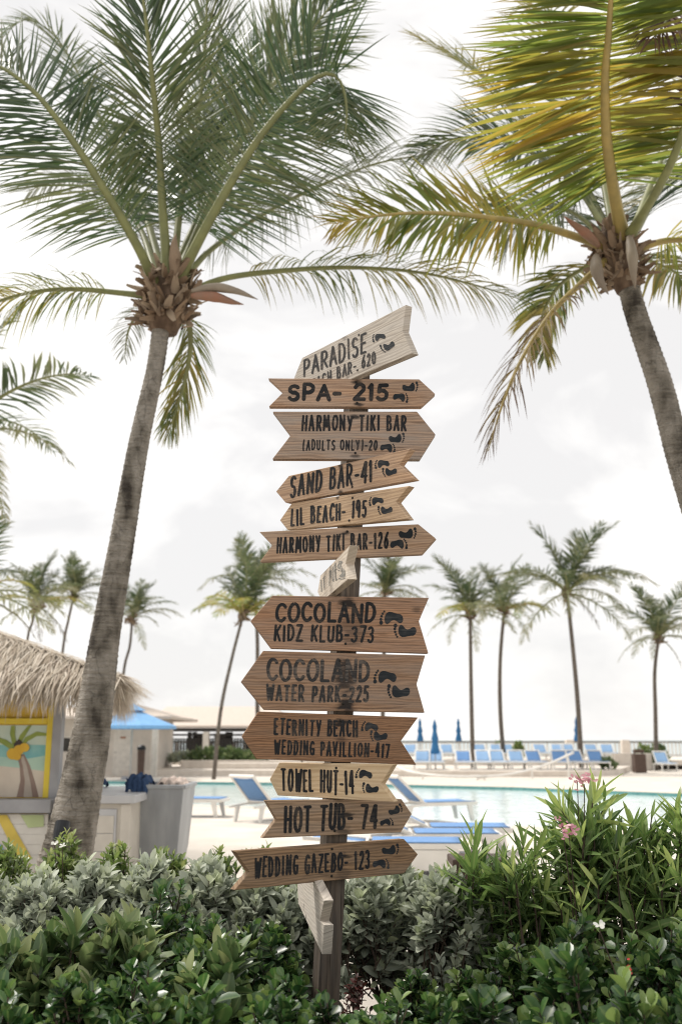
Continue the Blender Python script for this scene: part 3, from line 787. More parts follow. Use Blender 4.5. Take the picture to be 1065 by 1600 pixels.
# --- the big palm on the left
D1 = 8.5
lp_px = [(93, 1385, 86), (112, 1305, 76), (127, 1230, 67), (142, 1150, 61), (163.5, 1000, 48), (190, 850, 41), (216, 700, 35), (242, 580, 30), (252, 510, 30), (258, 470, 32)]
bpt = P(93, 1385, D1)
palm = empty('palm_tree', (bpt.x - .1, D1, 0), 'large leaning green palm on the left with a grey trunk beside the thatched kiosk', 'palm tree')
_, C_, r_ = trunk(palm, [(x, y, w * .95) for x, y, w in lp_px], D1)
axv = Vector(C_[-1] - C_[-8]).normalized()
cc = P(264, 462, D1)
core(palm, cc, axv, .18, .60)
crown_base(palm, cc, axv, .25, .52, 230, 3)
spathe(palm, [P(300, 455, D1 - .3), P(335, 449, D1 - .35), P(370, 455, D1 - .4), P(403, 468, D1 - .4)], .045, M_spathe2)
spathe(palm, [P(300, 462, D1 - .3), P(335, 464, D1 - .35), P(360, 471, D1 - .35), P(381, 476, D1 - .35)], .05, M_spathe)
spathe(palm, [P(272, 440, D1 - .15), P(274, 405, D1 - .2), P(272, 385, D1 - .2), P(275, 365, D1 - .2)], .06, M_boot)
def FR(parent, spec, d0, mats, **kw):
    return frond('frond', parent, [P(x, y, d0 + dz) for x, y, dz in spec], mats=mats, **kw)
g = (M_pg, M_pr)
# back fronds first (behind), then the front ones
FR(palm, [(270, 430, .3), (330, 300, 1.0), (395, 180, 1.6), (440, 90, 2.0), (470, 55, 2.1), (500, 60, 2.1)], D1, g, Lmax=1.0, nl=156, droop=.3, seed=12, wid=0.0254, a0=30, a1=60, side=(.6, .6, -.5))
FR(palm, [(255, 430, .3), (215, 300, 1.2), (165, 200, 1.8), (120, 110, 2.2), (85, 55, 2.2), (45, 30, 2.1), (5, 50, 2.0)], D1, g, Lmax=.85, nl=149, droop=.35, seed=13, wid=0.0230, side=(-.5, -.7, -.5))
FR(palm, [(280, 430, .2), (345, 280, .6), (410, 160, .9), (470, 70, 1.2), (520, 5, 1.3), (560, -40, 1.3)], D1, g, Lmax=1.2, nl=169, droop=.25, seed=15, wid=0.0254, side=(-.6, -.35, .6), a0=42, a1=66)
FR(palm, [(248, 440, .1), (215, 350, .9), (165, 300, 1.6), (100, 280, 2.0), (40, 300, 2.1)], D1, (M_ps, M_pr), Lmax=.8, nl=104, droop=.5, seed=16)
FR(palm, [(262, 430, -.1), (254, 320, -.3), (248, 220, -.5), (238, 120, -.8), (228, 30, -1.0), (215, -70, -1.1)], D1, g, Lmax=.95, nl=169, droop=.25, seed=17, r0=.05, wid=0.0218, side=(.9, -.5, 0), a0=20, a1=66)
FR(palm, [(270, 430, 0), (285, 300, .2), (312, 160, .2), (322, 40, .1), (325, -80, -.1)], D1, g, Lmax=1.05, nl=156, droop=.2, seed=27, wid=0.0242, side=(.7, -.7, 0), a0=40, a1=70)
FR(palm, [(278, 440, -.1), (330, 340, -.4), (395, 230, -.6), (455, 155, -.7), (500, 118, -.75), (528, 122, -.8), (541, 165, -.8), (538, 225, -.8)], D1, g, Lmax=1.0, nl=195, droop=.18, seed=18, r0=.05, wid=0.0181, side=(-.62, -.25, .72), a0=8, a1=40, lift=.0)
FR(palm, [(243, 445, -.1), (215, 385, -.4), (165, 300, -.7), (110, 215, -.9), (50, 140, -1.0), (-20, 95, -1.0), (-90, 90, -.9)], D1, g, Lmax=1.15, nl=195, droop=.3, seed=19, r0=.05, wid=0.0200, side=(-.5, -.5, -.7), a0=12, a1=48, lift=-.1)
FR(palm, [(285, 440, .1), (330, 390, .4), (410, 335, .7), (500, 290, .9), (590, 255, 1.0), (690, 238, 1.1)], D1, (M_ps, M_pr), Lmax=.85, nl=143, droop=.9, seed=20, r0=.04, wid=0.0158, gaps=.15)
FR(palm, [(300, 455, 0), (350, 435, 0), (430, 424, 0), (540, 418, .1), (650, 425, .2), (740, 445, .3), (820, 470, .3)], D1, (M_po, M_pr), Lmax=.75, nl=123, droop=1.5, seed=21, r0=.036, wid=0.0151, lift=.25, gaps=.2)
FR(palm, [(225, 462, 0), (180, 457, 0), (120, 452, -.05), (60, 455, -.1), (0, 470, -.15), (-60, 500, -.2), (-110, 545, -.2)], D1, (M_po, M_pr), Lmax=.72, nl=123, droop=1.3, seed=22, r0=.034, wid=0.0158, lift=.2, gaps=.15)
FR(palm, [(285, 480, .3), (296, 510, .5), (297, 550, .6), (285, 610, .65), (262, 680, .65)], D1, (M_po, M_pr), Lmax=.5, nl=78, droop=1.0, seed=23, r0=.03, wid=0.0158, pet=.1, a0=50, a1=75)
FR(palm, [(240, 470, .3), (215, 490, .6), (200, 520, .8), (195, 560, .9)], D1, (M_ps, M_pr), Lmax=.3, nl=33, droop=1.0, seed=24, r0=.02, wid=0.0121)

# --- the yellowing palm on the right
D2 = 8.3
palm2 = empty('palm_tree', (X(1155, D2), D2, 0), 'yellowing palm on the right leaning left, curved grey trunk and broad golden fronds', 'palm tree')
rp_px = [(1150, 1330, 74), (1128, 1050, 64), (1098, 850, 56), (1060, 715, 51), (1030, 600, 50), (996, 500, 46), (982, 450, 44), (972, 415, 40)]
_, C2_, r2_ = trunk(palm2, [(x, y, w * .8) for x, y, w in rp_px], D2)
axv2 = Vector(C2_[-1] - C2_[-10]).normalized()
cc2 = P(965, 398, D2)
core(palm2, cc2, axv2, .15, .60)
crown_base(palm2, cc2, axv2, .19, .52, 190, 5)
spathe(palm2, [P(982, 370, D2 - .3), P(987, 400, D2 - .36), P(989, 430, D2 - .34), P(992, 452, D2 - .3)], .052, M_spathe2)
spathe(palm2, [P(935, 385, D2 - .2), P(915, 365, D2 - .3), P(895, 350, D2 - .35), P(880, 338, D2 - .35)], .045, M_spathe)
spathe(palm2, [P(930, 400, D2 - .2), P(932, 425, D2 - .3), P(940, 445, D2 - .3), P(950, 460, D2 - .3)], .06, M_spathe2)
y_ = (M_py, M_pry)
FR(palm2, [(955, 370, .3), (900, 270, 1.2), (820, 190, 1.9), (740, 110, 2.4), (645, 55, 2.6)], D2, (M_po, M_pr), Lmax=.95, nl=136, droop=.5, seed=31, wid=0.0275)
FR(palm2, [(955, 375, .2), (890, 280, .6), (800, 225, .9), (720, 215, 1.1), (650, 240, 1.2)], D2, g, Lmax=.9, nl=130, droop=.6, seed=32, wid=0.0261)
FR(palm2, [(960, 370, .3), (930, 230, 1.0), (880, 90, 1.8), (850, -30, 2.4)], D2, (M_po, M_pr), Lmax=1.0, nl=123, droop=.4, seed=33, wid=0.0289)
FR(palm2, [(985, 370, .2), (1020, 280, .6), (1060, 190, 1.0), (1110, 90, 1.3)], D2, (M_po, M_pr), Lmax=1.0, nl=117, droop=.5, seed=34, wid=0.0289)
FR(palm2, [(985, 375, .3), (1030, 300, 1.0), (1080, 260, 1.5), (1140, 250, 1.8)], D2, g, Lmax=.95, nl=110, droop=.7, seed=35)
FR(palm2, [(972, 372, -.1), (958, 300, -.5), (947, 220, -1.0), (944, 130, -1.6), (950, 50, -2.1), (955, -40, -2.6), (955, -140, -2.9)], D2, y_, Lmax=1.18, nl=225, droop=.16, seed=36, r0=.058, wid=0.040, side=(1, .15, 0), a0=-8, a1=30, lift=-.05, pet=.2)
FR(palm2, [(950, 388, 0), (900, 370, -.15), (840, 352, -.25), (760, 340, -.35), (680, 333, -.4), (600, 336, -.45), (520, 350, -.45)], D2, y_, Lmax=.80, nl=143, droop=.35, seed=37, r0=.048, wid=0.0275, side=(.05, -.45, -.9), a0=14, a1=44, lift=.05, pet=.22)
FR(palm2, [(945, 408, 0), (905, 445, -.15), (860, 490, -.3), (815, 560, -.4), (785, 630, -.45), (762, 705, -.45)], D2, (M_pbr, M_pry), Lmax=.60, nl=85, droop=1.1, seed=38, r0=.04, wid=.019, lift=.1, gaps=.25)
FR(palm2, [(945, 405, .3), (910, 420, .7), (870, 450, 1.0), (845, 500, 1.1), (850, 560, 1.1)], D2, (M_po, M_pr), Lmax=.55, nl=78, droop=.9, seed=39, r0=.03)
FR(palm2, [(995, 390, 0), (1040, 376, 0), (1090, 378, 0), (1150, 400, 0), (1210, 440, 0)], D2, y_, Lmax=.75, nl=91, droop=1.2, seed=40, r0=.04, wid=0.0220)
FR(palm2, [(985, 400, .3), (1020, 410, .8), (1060, 430, 1.1), (1095, 470, 1.2)], D2, (M_po, M_pr), Lmax=.55, nl=65, droop=1.0, seed=41, r0=.03)
FR(palm2, [(950, 385, .4), (905, 340, 1.2), (850, 320, 1.8), (780, 330, 2.1), (720, 370, 2.2)], D2, g, Lmax=.75, nl=97, droop=.9, seed=42)
FR(palm2, [(940, 370, .3), (890, 330, .5), (840, 330, .7), (800, 360, .8), (780, 410, .8)], D2, (M_ps, M_pr), Lmax=.5, nl=58, droop=.9, seed=44, r0=.025, wid=0.0138)
FR(palm2, [(985, 365, -.2), (1045, 260, -1.0), (1085, 140, -1.5), (1085, 40, -1.8), (1055, 20, -2.0), (1020, 60, -2.1)], D2, (M_pd, M_pr), Lmax=.62, nl=78, droop=1.3, seed=43, wid=0.0206, pet=.5)

# --- palms farther away: crowns of shared fronds, each frond a child
def proto_frond(el0, curve, L_, mats, nl, Lm, droop, seed, wid):
    pts = []; p = Vector((0, 0, 0)); a = R(el0)
    for i in range(8):
        pts.append(p.copy()); p = p + Vector((math.cos(a), 0, math.sin(a))) * (L_ / 7); a -= R(curve) / 7
    o = frond('frond', None, pts, Lm, nl, mats, droop=droop, seed=seed, r0=.045, wid=wid, pet=.14, local=True, rows=4, gaps=.05)
    COL.objects.unlink(o)
    return o
M_pf = leafmat('far_palm_green', [(0.039, 0.061, 0.029), (0.061, 0.085, 0.039), (0.093, 0.110, 0.053), (0.136, 0.143, 0.078)], rough=.45, tr=.4, spec=.4, tip=(.25, .23, .13), tipat=(.6, 1.1))  # far leaves lightened: distance haze put into their colour
M_pfo = leafmat('far_palm_olive', [(0.075, 0.094, 0.038), (0.128, 0.135, 0.064), (0.188, 0.173, 0.090)], rough=.45, tr=.45, spec=.4, tip=(.30, .25, .15), tipat=(.55, 1.05))  # same haze put into the olive leaves
gy = (M_pf, M_pr)
PF = {'up': [proto_frond(80, 42, 3.0, gy, 46, .80, .35, s, .056) for s in (101, 102, 111)],
      'mid': [proto_frond(56, 78, 3.1, gy, 42, .80, .6, s, .054) for s in (103, 104, 112)],
      'out': [proto_frond(30, 80, 3.2, (M_pfo, M_pr), 34, .70, .9, s, .045) for s in (105, 106, 113)],
      'low': [proto_frond(2, 66, 3.1, (M_pfo, M_pr), 30, .55, 1.1, s, .040) for s in (107, 108, 114)],
      'dead': [proto_frond(-25, 50, 2.4, (M_pd, M_pr), 22, .45, 1.2, s, .035) for s in (115, 116)],
      'gold': [proto_frond(38, 80, 2.9, y_, 38, .72, .7, s, .05) for s in (109, 110)]}
M_bark2 = pm('thin_trunk_bark', (.17, .145, .12), (.085, .07, .058), scale=5, rough=.9, stretch=(1, 1, 5))
def far_palm(label, path, d, width, Rm, seed, gold=0, mix=None, wind=0.25, group='slender palms in the background'):
    """path: photo pixels base -> crown"""
    rg = random.Random(seed)
    pts = [P(x, y, d) for x, y in path]
    g0 = pts[0].copy(); g0.z = 0
    root = empty('palm_tree', g0, label, 'palm tree', group)
    pts[0].z = -.1
    C = spline(pts, 26)
    rr = [max(.05, width * .74 / 2 * d / F) * (1.25 - .4 * i / 25) for i in range(26)]
    MB().tube([Vector(c) for c in C], rr, 10).build('trunk', M_bark2, root, smooth=True)
    top_ = Vector(C[-1])
    n = 26
    p0 = np.array(top_)[None] + rng.normal(0, .10, (n, 3)); Dd = rng.normal(0, .6, (n, 3)) + np.array([0, 0, .5])
    scales('crown_fibre', root, p0 - np.array([0, 0, .15]), Dd, rng.normal(0, 1, (n, 3)), rng.uniform(.25, .5, n), rng.uniform(.10, .2, n), M_boot, .2)
    loc = top_ - g0
    sc = Rm / 2.45
    mix = mix or (rg.randint(6, 8), rg.randint(5, 7), rg.randint(4, 6), rg.randint(3, 5))
    kinds = ['dead'] * rg.randint(0, 2) + ['up'] * mix[0] + ['mid'] * mix[1] + ['out'] * mix[2] + ['low'] * mix[3]
    for i, kd in enumerate(kinds):
        if gold and kd in ('out', 'mid', 'low') and rg.random() < gold: kd = 'gold'
        src = rg.choice(PF[kd])
        c = src.copy(); COL.objects.link(c); c.parent = root
        c.location = loc + Vector((0, 0, -.05))
        az = i * 2.39996 + rg.uniform(-.25, .25)
        az = az - wind * math.sin(az)            # trade wind combs fronds towards +x
        s = sc * rg.uniform(.75, 1.18)
        c.scale = (s, s, s)
        c.rotation_euler = (rg.uniform(-.35, .35), rg.uniform(-.22, .22), az)
    return root
far_palm('slim palm right of the signpost, straight pale trunk, nearest the posts', [(738, 1186), (736, 1100), (735, 1040), (734, 960)], 50, 8, 2.5, 1, gold=.15)
far_palm('palm with a curved trunk and pale bleached lower fronds, second right of the signpost', [(787, 1180), (781, 1110), (781, 1030), (787, 955)], 58, 8, 2.8, 2, gold=.3)
far_palm('tallest background palm, dark leaning trunk, right of the pool chairs middle', [(907, 1185), (902, 1100), (894, 1010), (885, 925)], 50, 9, 3.2, 3, wind=.35)
far_palm('palm standing apart near the right edge by the railing', [(1022, 1168), (1023, 1110), (1022, 1050), (1028, 995)], 54, 8, 2.6, 4)
far_palm('palm crown showing between the sign boards, trunk hidden behind them', [(596, 1180), (598, 1100), (600, 1000), (601, 925)], 58, 8, 2.3, 5)
far_palm('yellow-green palm with an S-curved trunk left of the signpost', [(335, 1165), (345, 1110), (362, 1030), (380, 960)], 42, 7, 2.2, 6, gold=.85)
far_palm('tall dark palm just behind the yellow-green one left of the signpost', [(404, 1165), (402, 1080), (402, 1000), (398, 912)], 52, 8, 2.5, 7)
far_palm('small palm behind the thatched roof, right of the big trunk', [(186, 1120), (193, 1055), (203, 1010), (207, 965)], 48, 6, 1.9, 8)
far_palm('small palm above the thatched roof, just left of the big trunk', [(86, 1090), (98, 1020), (107, 970), (116, 930)], 50, 6, 2.0, 9)
far_palm('yellowish small palm above the thatched roof near the left edge', [(30, 1080), (42, 1010), (50, 975), (58, 945)], 44, 6, 2.0, 10, gold=.5)
far_palm('cut off palm at the left edge, upper of the two', [(-150, 1300), (-130, 1100), (-105, 880), (-75, 680)], 17, 22, 2.2, 21, wind=0, mix=(3, 3, 3, 3))
far_palm('cut off palm at the left edge, lower of the two', [(-110, 1250), (-90, 1150), (-65, 1030), (-40, 930)], 26, 14, 2.2, 12, gold=.3, wind=0, mix=(3, 4, 3, 3))
#@@PART2
# ------------------------------------------------------------------ hedge plants
def leaf_template(prof, fold=.10, bend=.14, xs=(0, .16, .4, .65, .87, 1)):
    V = []
    for x, w in zip(xs, prof):
        z = -bend * x * x
        V += [(x, -w / 2, z, fold * w), (x, 0, z, 0), (x, w / 2, z, fold * w)]
    q = []
    for r in range(len(xs) - 1):
        for c in range(2):
            a = r * 3 + c
            q.append((a, a + 1, a + 4, a + 3))
    return np.array(V), np.array(q)
T_OB = leaf_template((.14, .42, .85, 1.0, .74, .10), .16, .10)
T_EL = leaf_template((.12, .62, 1.0, .92, .55, .06), .16, .16)
T_LA = leaf_template((.12, .55, 1.0, .88, .48, .03), .20, .10)
T_PE = leaf_template((.25, .5, .9, 1.0, .8, .3), .08, .2)
def leaf_batch(name, parent, tpl, P0, D, Nn, L_, W_, mat, rn=None):
    tv, tq = tpl
    D = nrm(D); Nn = nrm(Nn - (Nn * D).sum(1, keepdims=True) * D); S = np.cross(Nn, D)
    V = (P0[:, None] + D[:, None] * (tv[None, :, 0:1] * L_[:, None, None]) + S[:, None] * (tv[None, :, 1:2] * W_[:, None, None])
         + Nn[:, None] * (tv[None, :, 2:3] * L_[:, None, None] + tv[None, :, 3:4] * W_[:, None, None]))
    n, k = len(P0), len(tv)
    Q = (np.arange(n)[:, None, None] * k + tq[None]).reshape(-1, 4)
    rn = rng.random(n) if rn is None else rn
    return raw_mesh(name, V.reshape(-1, 3), Q, mat, parent, None, {'rnd': np.repeat(rn, k), 'tt': np.tile(tv[:, 0], n), 'mid': np.tile(np.abs(tv[:, 1]) < 1e-6, n).astype(float)})
M_plum = leafmat('glossy_leaf', [(.012, .030, .012), (.026, .064, .020), (.060, .125, .036), (.18, .25, .08)], rough=.34, tr=.24, spec=.5, mid=(.20, .26, .09))  # dark end deepened: shadow between the leaves put into the colour
M_clus = leafmat('whorl_leaf', [(0.039, 0.068, 0.026), (0.072, 0.121, 0.046), (0.132, 0.187, 0.077), (0.286, 0.319, 0.143)], rough=.34, tr=.25, spec=.5, mid=(.30, .34, .16))
M_silv = leafmat('silver_leaf', [(0.183, 0.211, 0.165), (0.319, 0.354, 0.280), (0.433, 0.461, 0.376), (0.411, 0.456, 0.297)], rough=.55, tr=.25, spec=.35, mid=(.42, .44, .33))
M_back = leafmat('lime_leaf', [(0.066, 0.105, 0.033), (0.121, 0.182, 0.055), (0.209, 0.275, 0.088), (0.330, 0.363, 0.143)], rough=.38, tr=.3, spec=.45, mid=(.3, .34, .14))
M_olea = leafmat('oleander_leaf', [(0.064, 0.115, 0.040), (0.122, 0.201, 0.064), (0.230, 0.323, 0.108), (0.402, 0.475, 0.172)], rough=.38, tr=.3, spec=.45, mid=(.34, .38, .17))
M_red = leafmat('red_leaf', [(.05, .02, .018), (.08, .025, .022), (.04, .03, .02)], rough=.45, tr=.25)
M_twig = pm('twig', (.10, .075, .055), (.055, .04, .03), scale=25, rough=.9)
M_white = leafmat('white_petal', [(.75, .74, .68), (.8, .8, .75)], rough=.5, tr=.3)
M_pink = leafmat('pink_petal', [(.45, .16, .22), (.58, .28, .34), (.66, .42, .44)], rough=.5, tr=.35)
M_redp = leafmat('red_petal', [(.5, .04, .05), (.55, .06, .05)], rough=.5, tr=.3)
KIND = {  # template, material, leaf length, width ratio, leaves per shoot, leafy length, angle at tip, angle below
    'plum': (T_OB, M_plum, .044, .74, 11, .10, 22, 82),
    'plumbig': (T_OB, M_plum, .060, .66, 11, .13, 20, 80),
    'clus': (T_EL, M_clus, .098, .44, 14, .13, 12, 74),
    'silv': (T_EL, M_silv, .068, .50, 13, .15, 18, 78),
    'back': (T_EL, M_back, .058, .42, 12, .12, 20, 80),
    'olea': (T_LA, M_olea, .155, .155, 21, .30, 18, 74),
    'red': (T_EL, M_red, .035, .6, 9, .08, 40, 85)}
def shrub(kind, name, label, cat, x, y, rx, ry, zl, zt, n, group, stems=.14, inner=.45, spread=.55, flowers=(), shape=.55):
    tpl, mat, LL, wr, nl, Ls, e0, e1 = KIND[kind]
    root = empty(name, (x, y, .05), label, cat, group)
    ni = int(n * inner); na = n + ni
    rho = np.sqrt(rng.random(na)); ph = rng.uniform(0, 2 * PI, na)
    ox, oy = np.cos(ph), np.sin(ph)
    hz = zt - zl
    z = zl + hz * (1 - shape * rho ** 2) * rng.uniform(.86, 1.06, na)
    if kind == 'olea': z[:n] = zl + hz * (1 - shape * rho[:n] ** 2) * rng.uniform(.72, 1.1, n)
    z[n:] = zl + hz * rng.uniform(0, .75, ni) * (1 - shape * rho[n:] ** 2)
    rho[n:] = rho[n:] ** .6
    tip = np.stack([x + rx * rho * ox, y + ry * rho * oy, z], 1)
    ax = np.stack([ox * rho * spread, oy * rho * spread, np.full(na, 1.0)], 1) + rng.normal(0, .17, (na, 3))
    ax[n:] += np.stack([ox[n:], oy[n:] , np.zeros(ni)], 1) * .5
    ax = nrm(ax)
    e1_ = nrm(np.cross(ax, np.array([.3, .9, .1]))); e2_ = np.cross(ax, e1_)
    k = np.arange(nl)
    s = (k / nl) ** .85
    az = (k[None] * 2.39996 + rng.uniform(0, 6, na)[:, None]) if kind != 'olea' else (k[None] * (2 * PI / 3) + (k[None] // 3) * 1.0 + rng.uniform(0, 6, na)[:, None])
    el = np.radians(e0 + (e1 - e0) * s)[None] + rng.normal(0, .16, (na, nl))
    rad = np.cos(az)[..., None] * e1_[:, None] + np.sin(az)[..., None] * e2_[:, None]
    D = ax[:, None] * np.cos(el)[..., None] + rad * np.sin(el)[..., None]
    Nn = ax[:, None] * np.sin(el)[..., None] - rad * np.cos(el)[..., None] + rng.normal(0, .2, (na, nl, 3))
    lsv = Ls * rng.uniform(.7, 1.2, na)
    p = tip[:, None] - ax[:, None] * (s[None, :, None] * lsv[:, None, None])
    sz = LL * (.55 + .6 * np.sin(np.clip(s * 2.4 + .25, 0, PI - .6)))[None] * rng.uniform(.7, 1.25, (na, nl)) * rng.uniform(.75, 1.25, (na, 1))
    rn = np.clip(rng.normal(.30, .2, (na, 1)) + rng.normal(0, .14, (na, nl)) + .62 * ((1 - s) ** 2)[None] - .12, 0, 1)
    rn[n:] *= .8 if kind == 'silv' else .5  # inner shoots darker: shade inside the shrub put into leaf colour
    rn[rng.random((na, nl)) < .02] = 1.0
    keep = rng.random(na * nl) > .06
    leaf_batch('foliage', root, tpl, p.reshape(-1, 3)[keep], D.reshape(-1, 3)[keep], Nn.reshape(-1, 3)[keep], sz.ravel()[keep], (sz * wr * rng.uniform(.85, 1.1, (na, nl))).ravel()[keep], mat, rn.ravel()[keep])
    st = MB(); hubs = []
    nh = 4 if kind != 'olea' else 7
    for h_ in range(nh):
        aa = 2 * PI * h_ / nh + random.uniform(-.5, .5)
        b0 = Vector((x + rx * .25 * math.cos(aa), y + ry * .25 * math.sin(aa), .02))
        hb = Vector((x + rx * random.uniform(.3, .6) * math.cos(aa), y + ry * .45 * math.sin(aa), max(.15, zl * random.uniform(.55, .85))))
        m_ = b0.lerp(hb, .5) + Vector((random.uniform(-.07, .07), random.uniform(-.05, .05), 0))
        st.tube([b0, b0.lerp(m_, .5) + Vector((random.uniform(-.03, .03), 0, 0)), m_, m_.lerp(hb, .5) + Vector((random.uniform(-.03, .03), 0, .01)), hb], [.013, .011, .010, .009, .008], 6, cap=False)
        hubs.append(hb)
    for i in range(na):
        t_ = Vector(tip[i]); A_ = Vector(ax[i])
        if random.random() < stems * 1.6 or kind == 'olea':
            hb = min(hubs, key=lambda q: (q - t_).length + random.uniform(0, .06))
            m_ = hb.lerp(t_, .5) + Vector((random.uniform(-.03, .03), random.uniform(-.03, .03), -.02))
            st.tube([hb, hb.lerp(m_, .5) + Vector((random.uniform(-.02, .02), 0, 0)), m_, t_ - A_ * .06, t_ - A_ * .01], [.007, .006, .005, .004, .002], 5, cap=False)
        else:
            st.tube([t_ - A_ * lsv[i] * 1.4, t_], [.0035, .002], 4, cap=False)
    for (c, r, fm, npet) in flowers:
        c = Vector(c); hb = min(hubs, key=lambda q: (q - c).length)
        st.tube([hb, hb.lerp(c, .5) + Vector((.02, 0, .03)), c - Vector((0, 0, .01))], [.006, .004, .002], 5, cap=False)
    st.build('stem', M_twig, root, smooth=True)
    for (c, r, fm, npet) in flowers:
        c = np.array(c)
        a = np.arange(npet) * 2 * PI / 5 + rng.uniform(0, .3, npet)
        D = np.stack([np.cos(a), np.sin(a) * .5 - .4, .35 + .3 * np.sin(a)], 1) + rng.normal(0, .15, (npet, 3))
        leaf_batch('flower', root, T_PE, c[None] + rng.normal(0, r * .75 if npet > 6 else .001, (npet, 3)), D, rng.normal(0, .3, (npet, 3)) + np.array([0, -.8, .6]), np.full(npet, r), np.full(npet, r * .6), fm)
    return root
GH = 'shrubs growing together in the planting bed'
def W(px, d): return P(px, 1155, d).x
# light green clipped shrubs at the back edge
for px, d, top_, lab, fl in [
    (20, 6.3, 1312, 'lime green shrub at the back of the bed by the left picture edge', ()),
    (112, 6.3, 1310, 'lime green shrub with white star flowers below the big leaning trunk', ((P(86, 1318, 5.95), .022, M_white, 5), (P(98, 1322, 5.95), .02, M_white, 5))),
    (195, 6.3, 1322, 'lime green shrub in front of the pale cabinet', ()),
    (262, 6.4, 1330, 'lime green shrub in front of the grey laundry cart', ()),
    (345, 6.4, 1336, 'lime green shrub left of the lowest brown arrow board', ()),
    (420, 6.4, 1330, 'lime green shrub hidden partly by the lowest brown arrow board', ()),
    (610, 6.4, 1345, 'lime green shrub just right of the lowest arrow board tip', ())]:
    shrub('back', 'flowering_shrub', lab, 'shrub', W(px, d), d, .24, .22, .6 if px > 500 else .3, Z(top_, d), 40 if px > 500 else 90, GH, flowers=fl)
# two taller sprigs
for px, d, top_, lab in [(186, 5.9, 1314, 'single tall lime sprig standing up before the pale cabinet'), (396, 6.2, 1310, 'single tall sprig peeking over the left end of the lowest arrow board')]:
    shrub('back', 'leafy_sprig', lab, 'plant', W(px, d), d, .04, .04, .5, Z(top_, d), 3, GH, inner=1.5)
# silver hedge
for px, d, top_, lab in [
    (-10, 5.3, 1360, 'silvery grey-green shrub cut by the left picture edge'),
    (75, 5.2, 1368, 'silvery shrub second from the left picture edge'),
    (160, 5.3, 1352, 'silvery shrub below the base of the leaning trunk'),
    (245, 5.3, 1345, 'silvery shrub left of the lowest arrow boards, before the laundry cart'),
    (330, 5.4, 1350, 'silvery shrub just left of the lowest brown arrow board'),
    (410, 5.4, 1368, 'silvery shrub under the left end of the lowest brown arrow board'),
    (480, 5.5, 1385, 'silvery shrub right behind the post foot')]:
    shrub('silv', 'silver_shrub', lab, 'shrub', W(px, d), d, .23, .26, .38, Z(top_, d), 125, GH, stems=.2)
for px, d, top_, zl, lab in [
    (565, 5.2, 1365, .50, 'open silvery shrub touching the right side of the post'),
    (625, 5.3, 1358, .50, 'open silvery shrub with bare twisted stems, second right of the post'),
    (690, 5.1, 1362, .50, 'open silvery shrub with pale leaves left of the oleander'),
    (745, 5.2, 1385, .40, 'silvery shrub tangled into the left side of the oleander')]:
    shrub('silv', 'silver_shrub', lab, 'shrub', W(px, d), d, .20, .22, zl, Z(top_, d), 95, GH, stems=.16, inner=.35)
# front left whorled shrubs
for px, d, top_, lab in [
    (30, 3.75, 1448, 'broad whorled shrub with upright oval leaves at the left edge'),
    (120, 3.8, 1425, 'tallest whorled shrub with upright oval leaves, front left'),
    (205, 3.8, 1440, 'yellowish whorled shrub with oval leaves in front of the silver ones'),
    (345, 3.7, 1490, 'low whorled shrub with long oval leaves left of the post')]:
    shrub('clus', 'whorled_shrub', lab, 'shrub', W(px, d), d, .17, .2, .42, Z(top_, d), 26, GH, inner=.9, spread=.5)
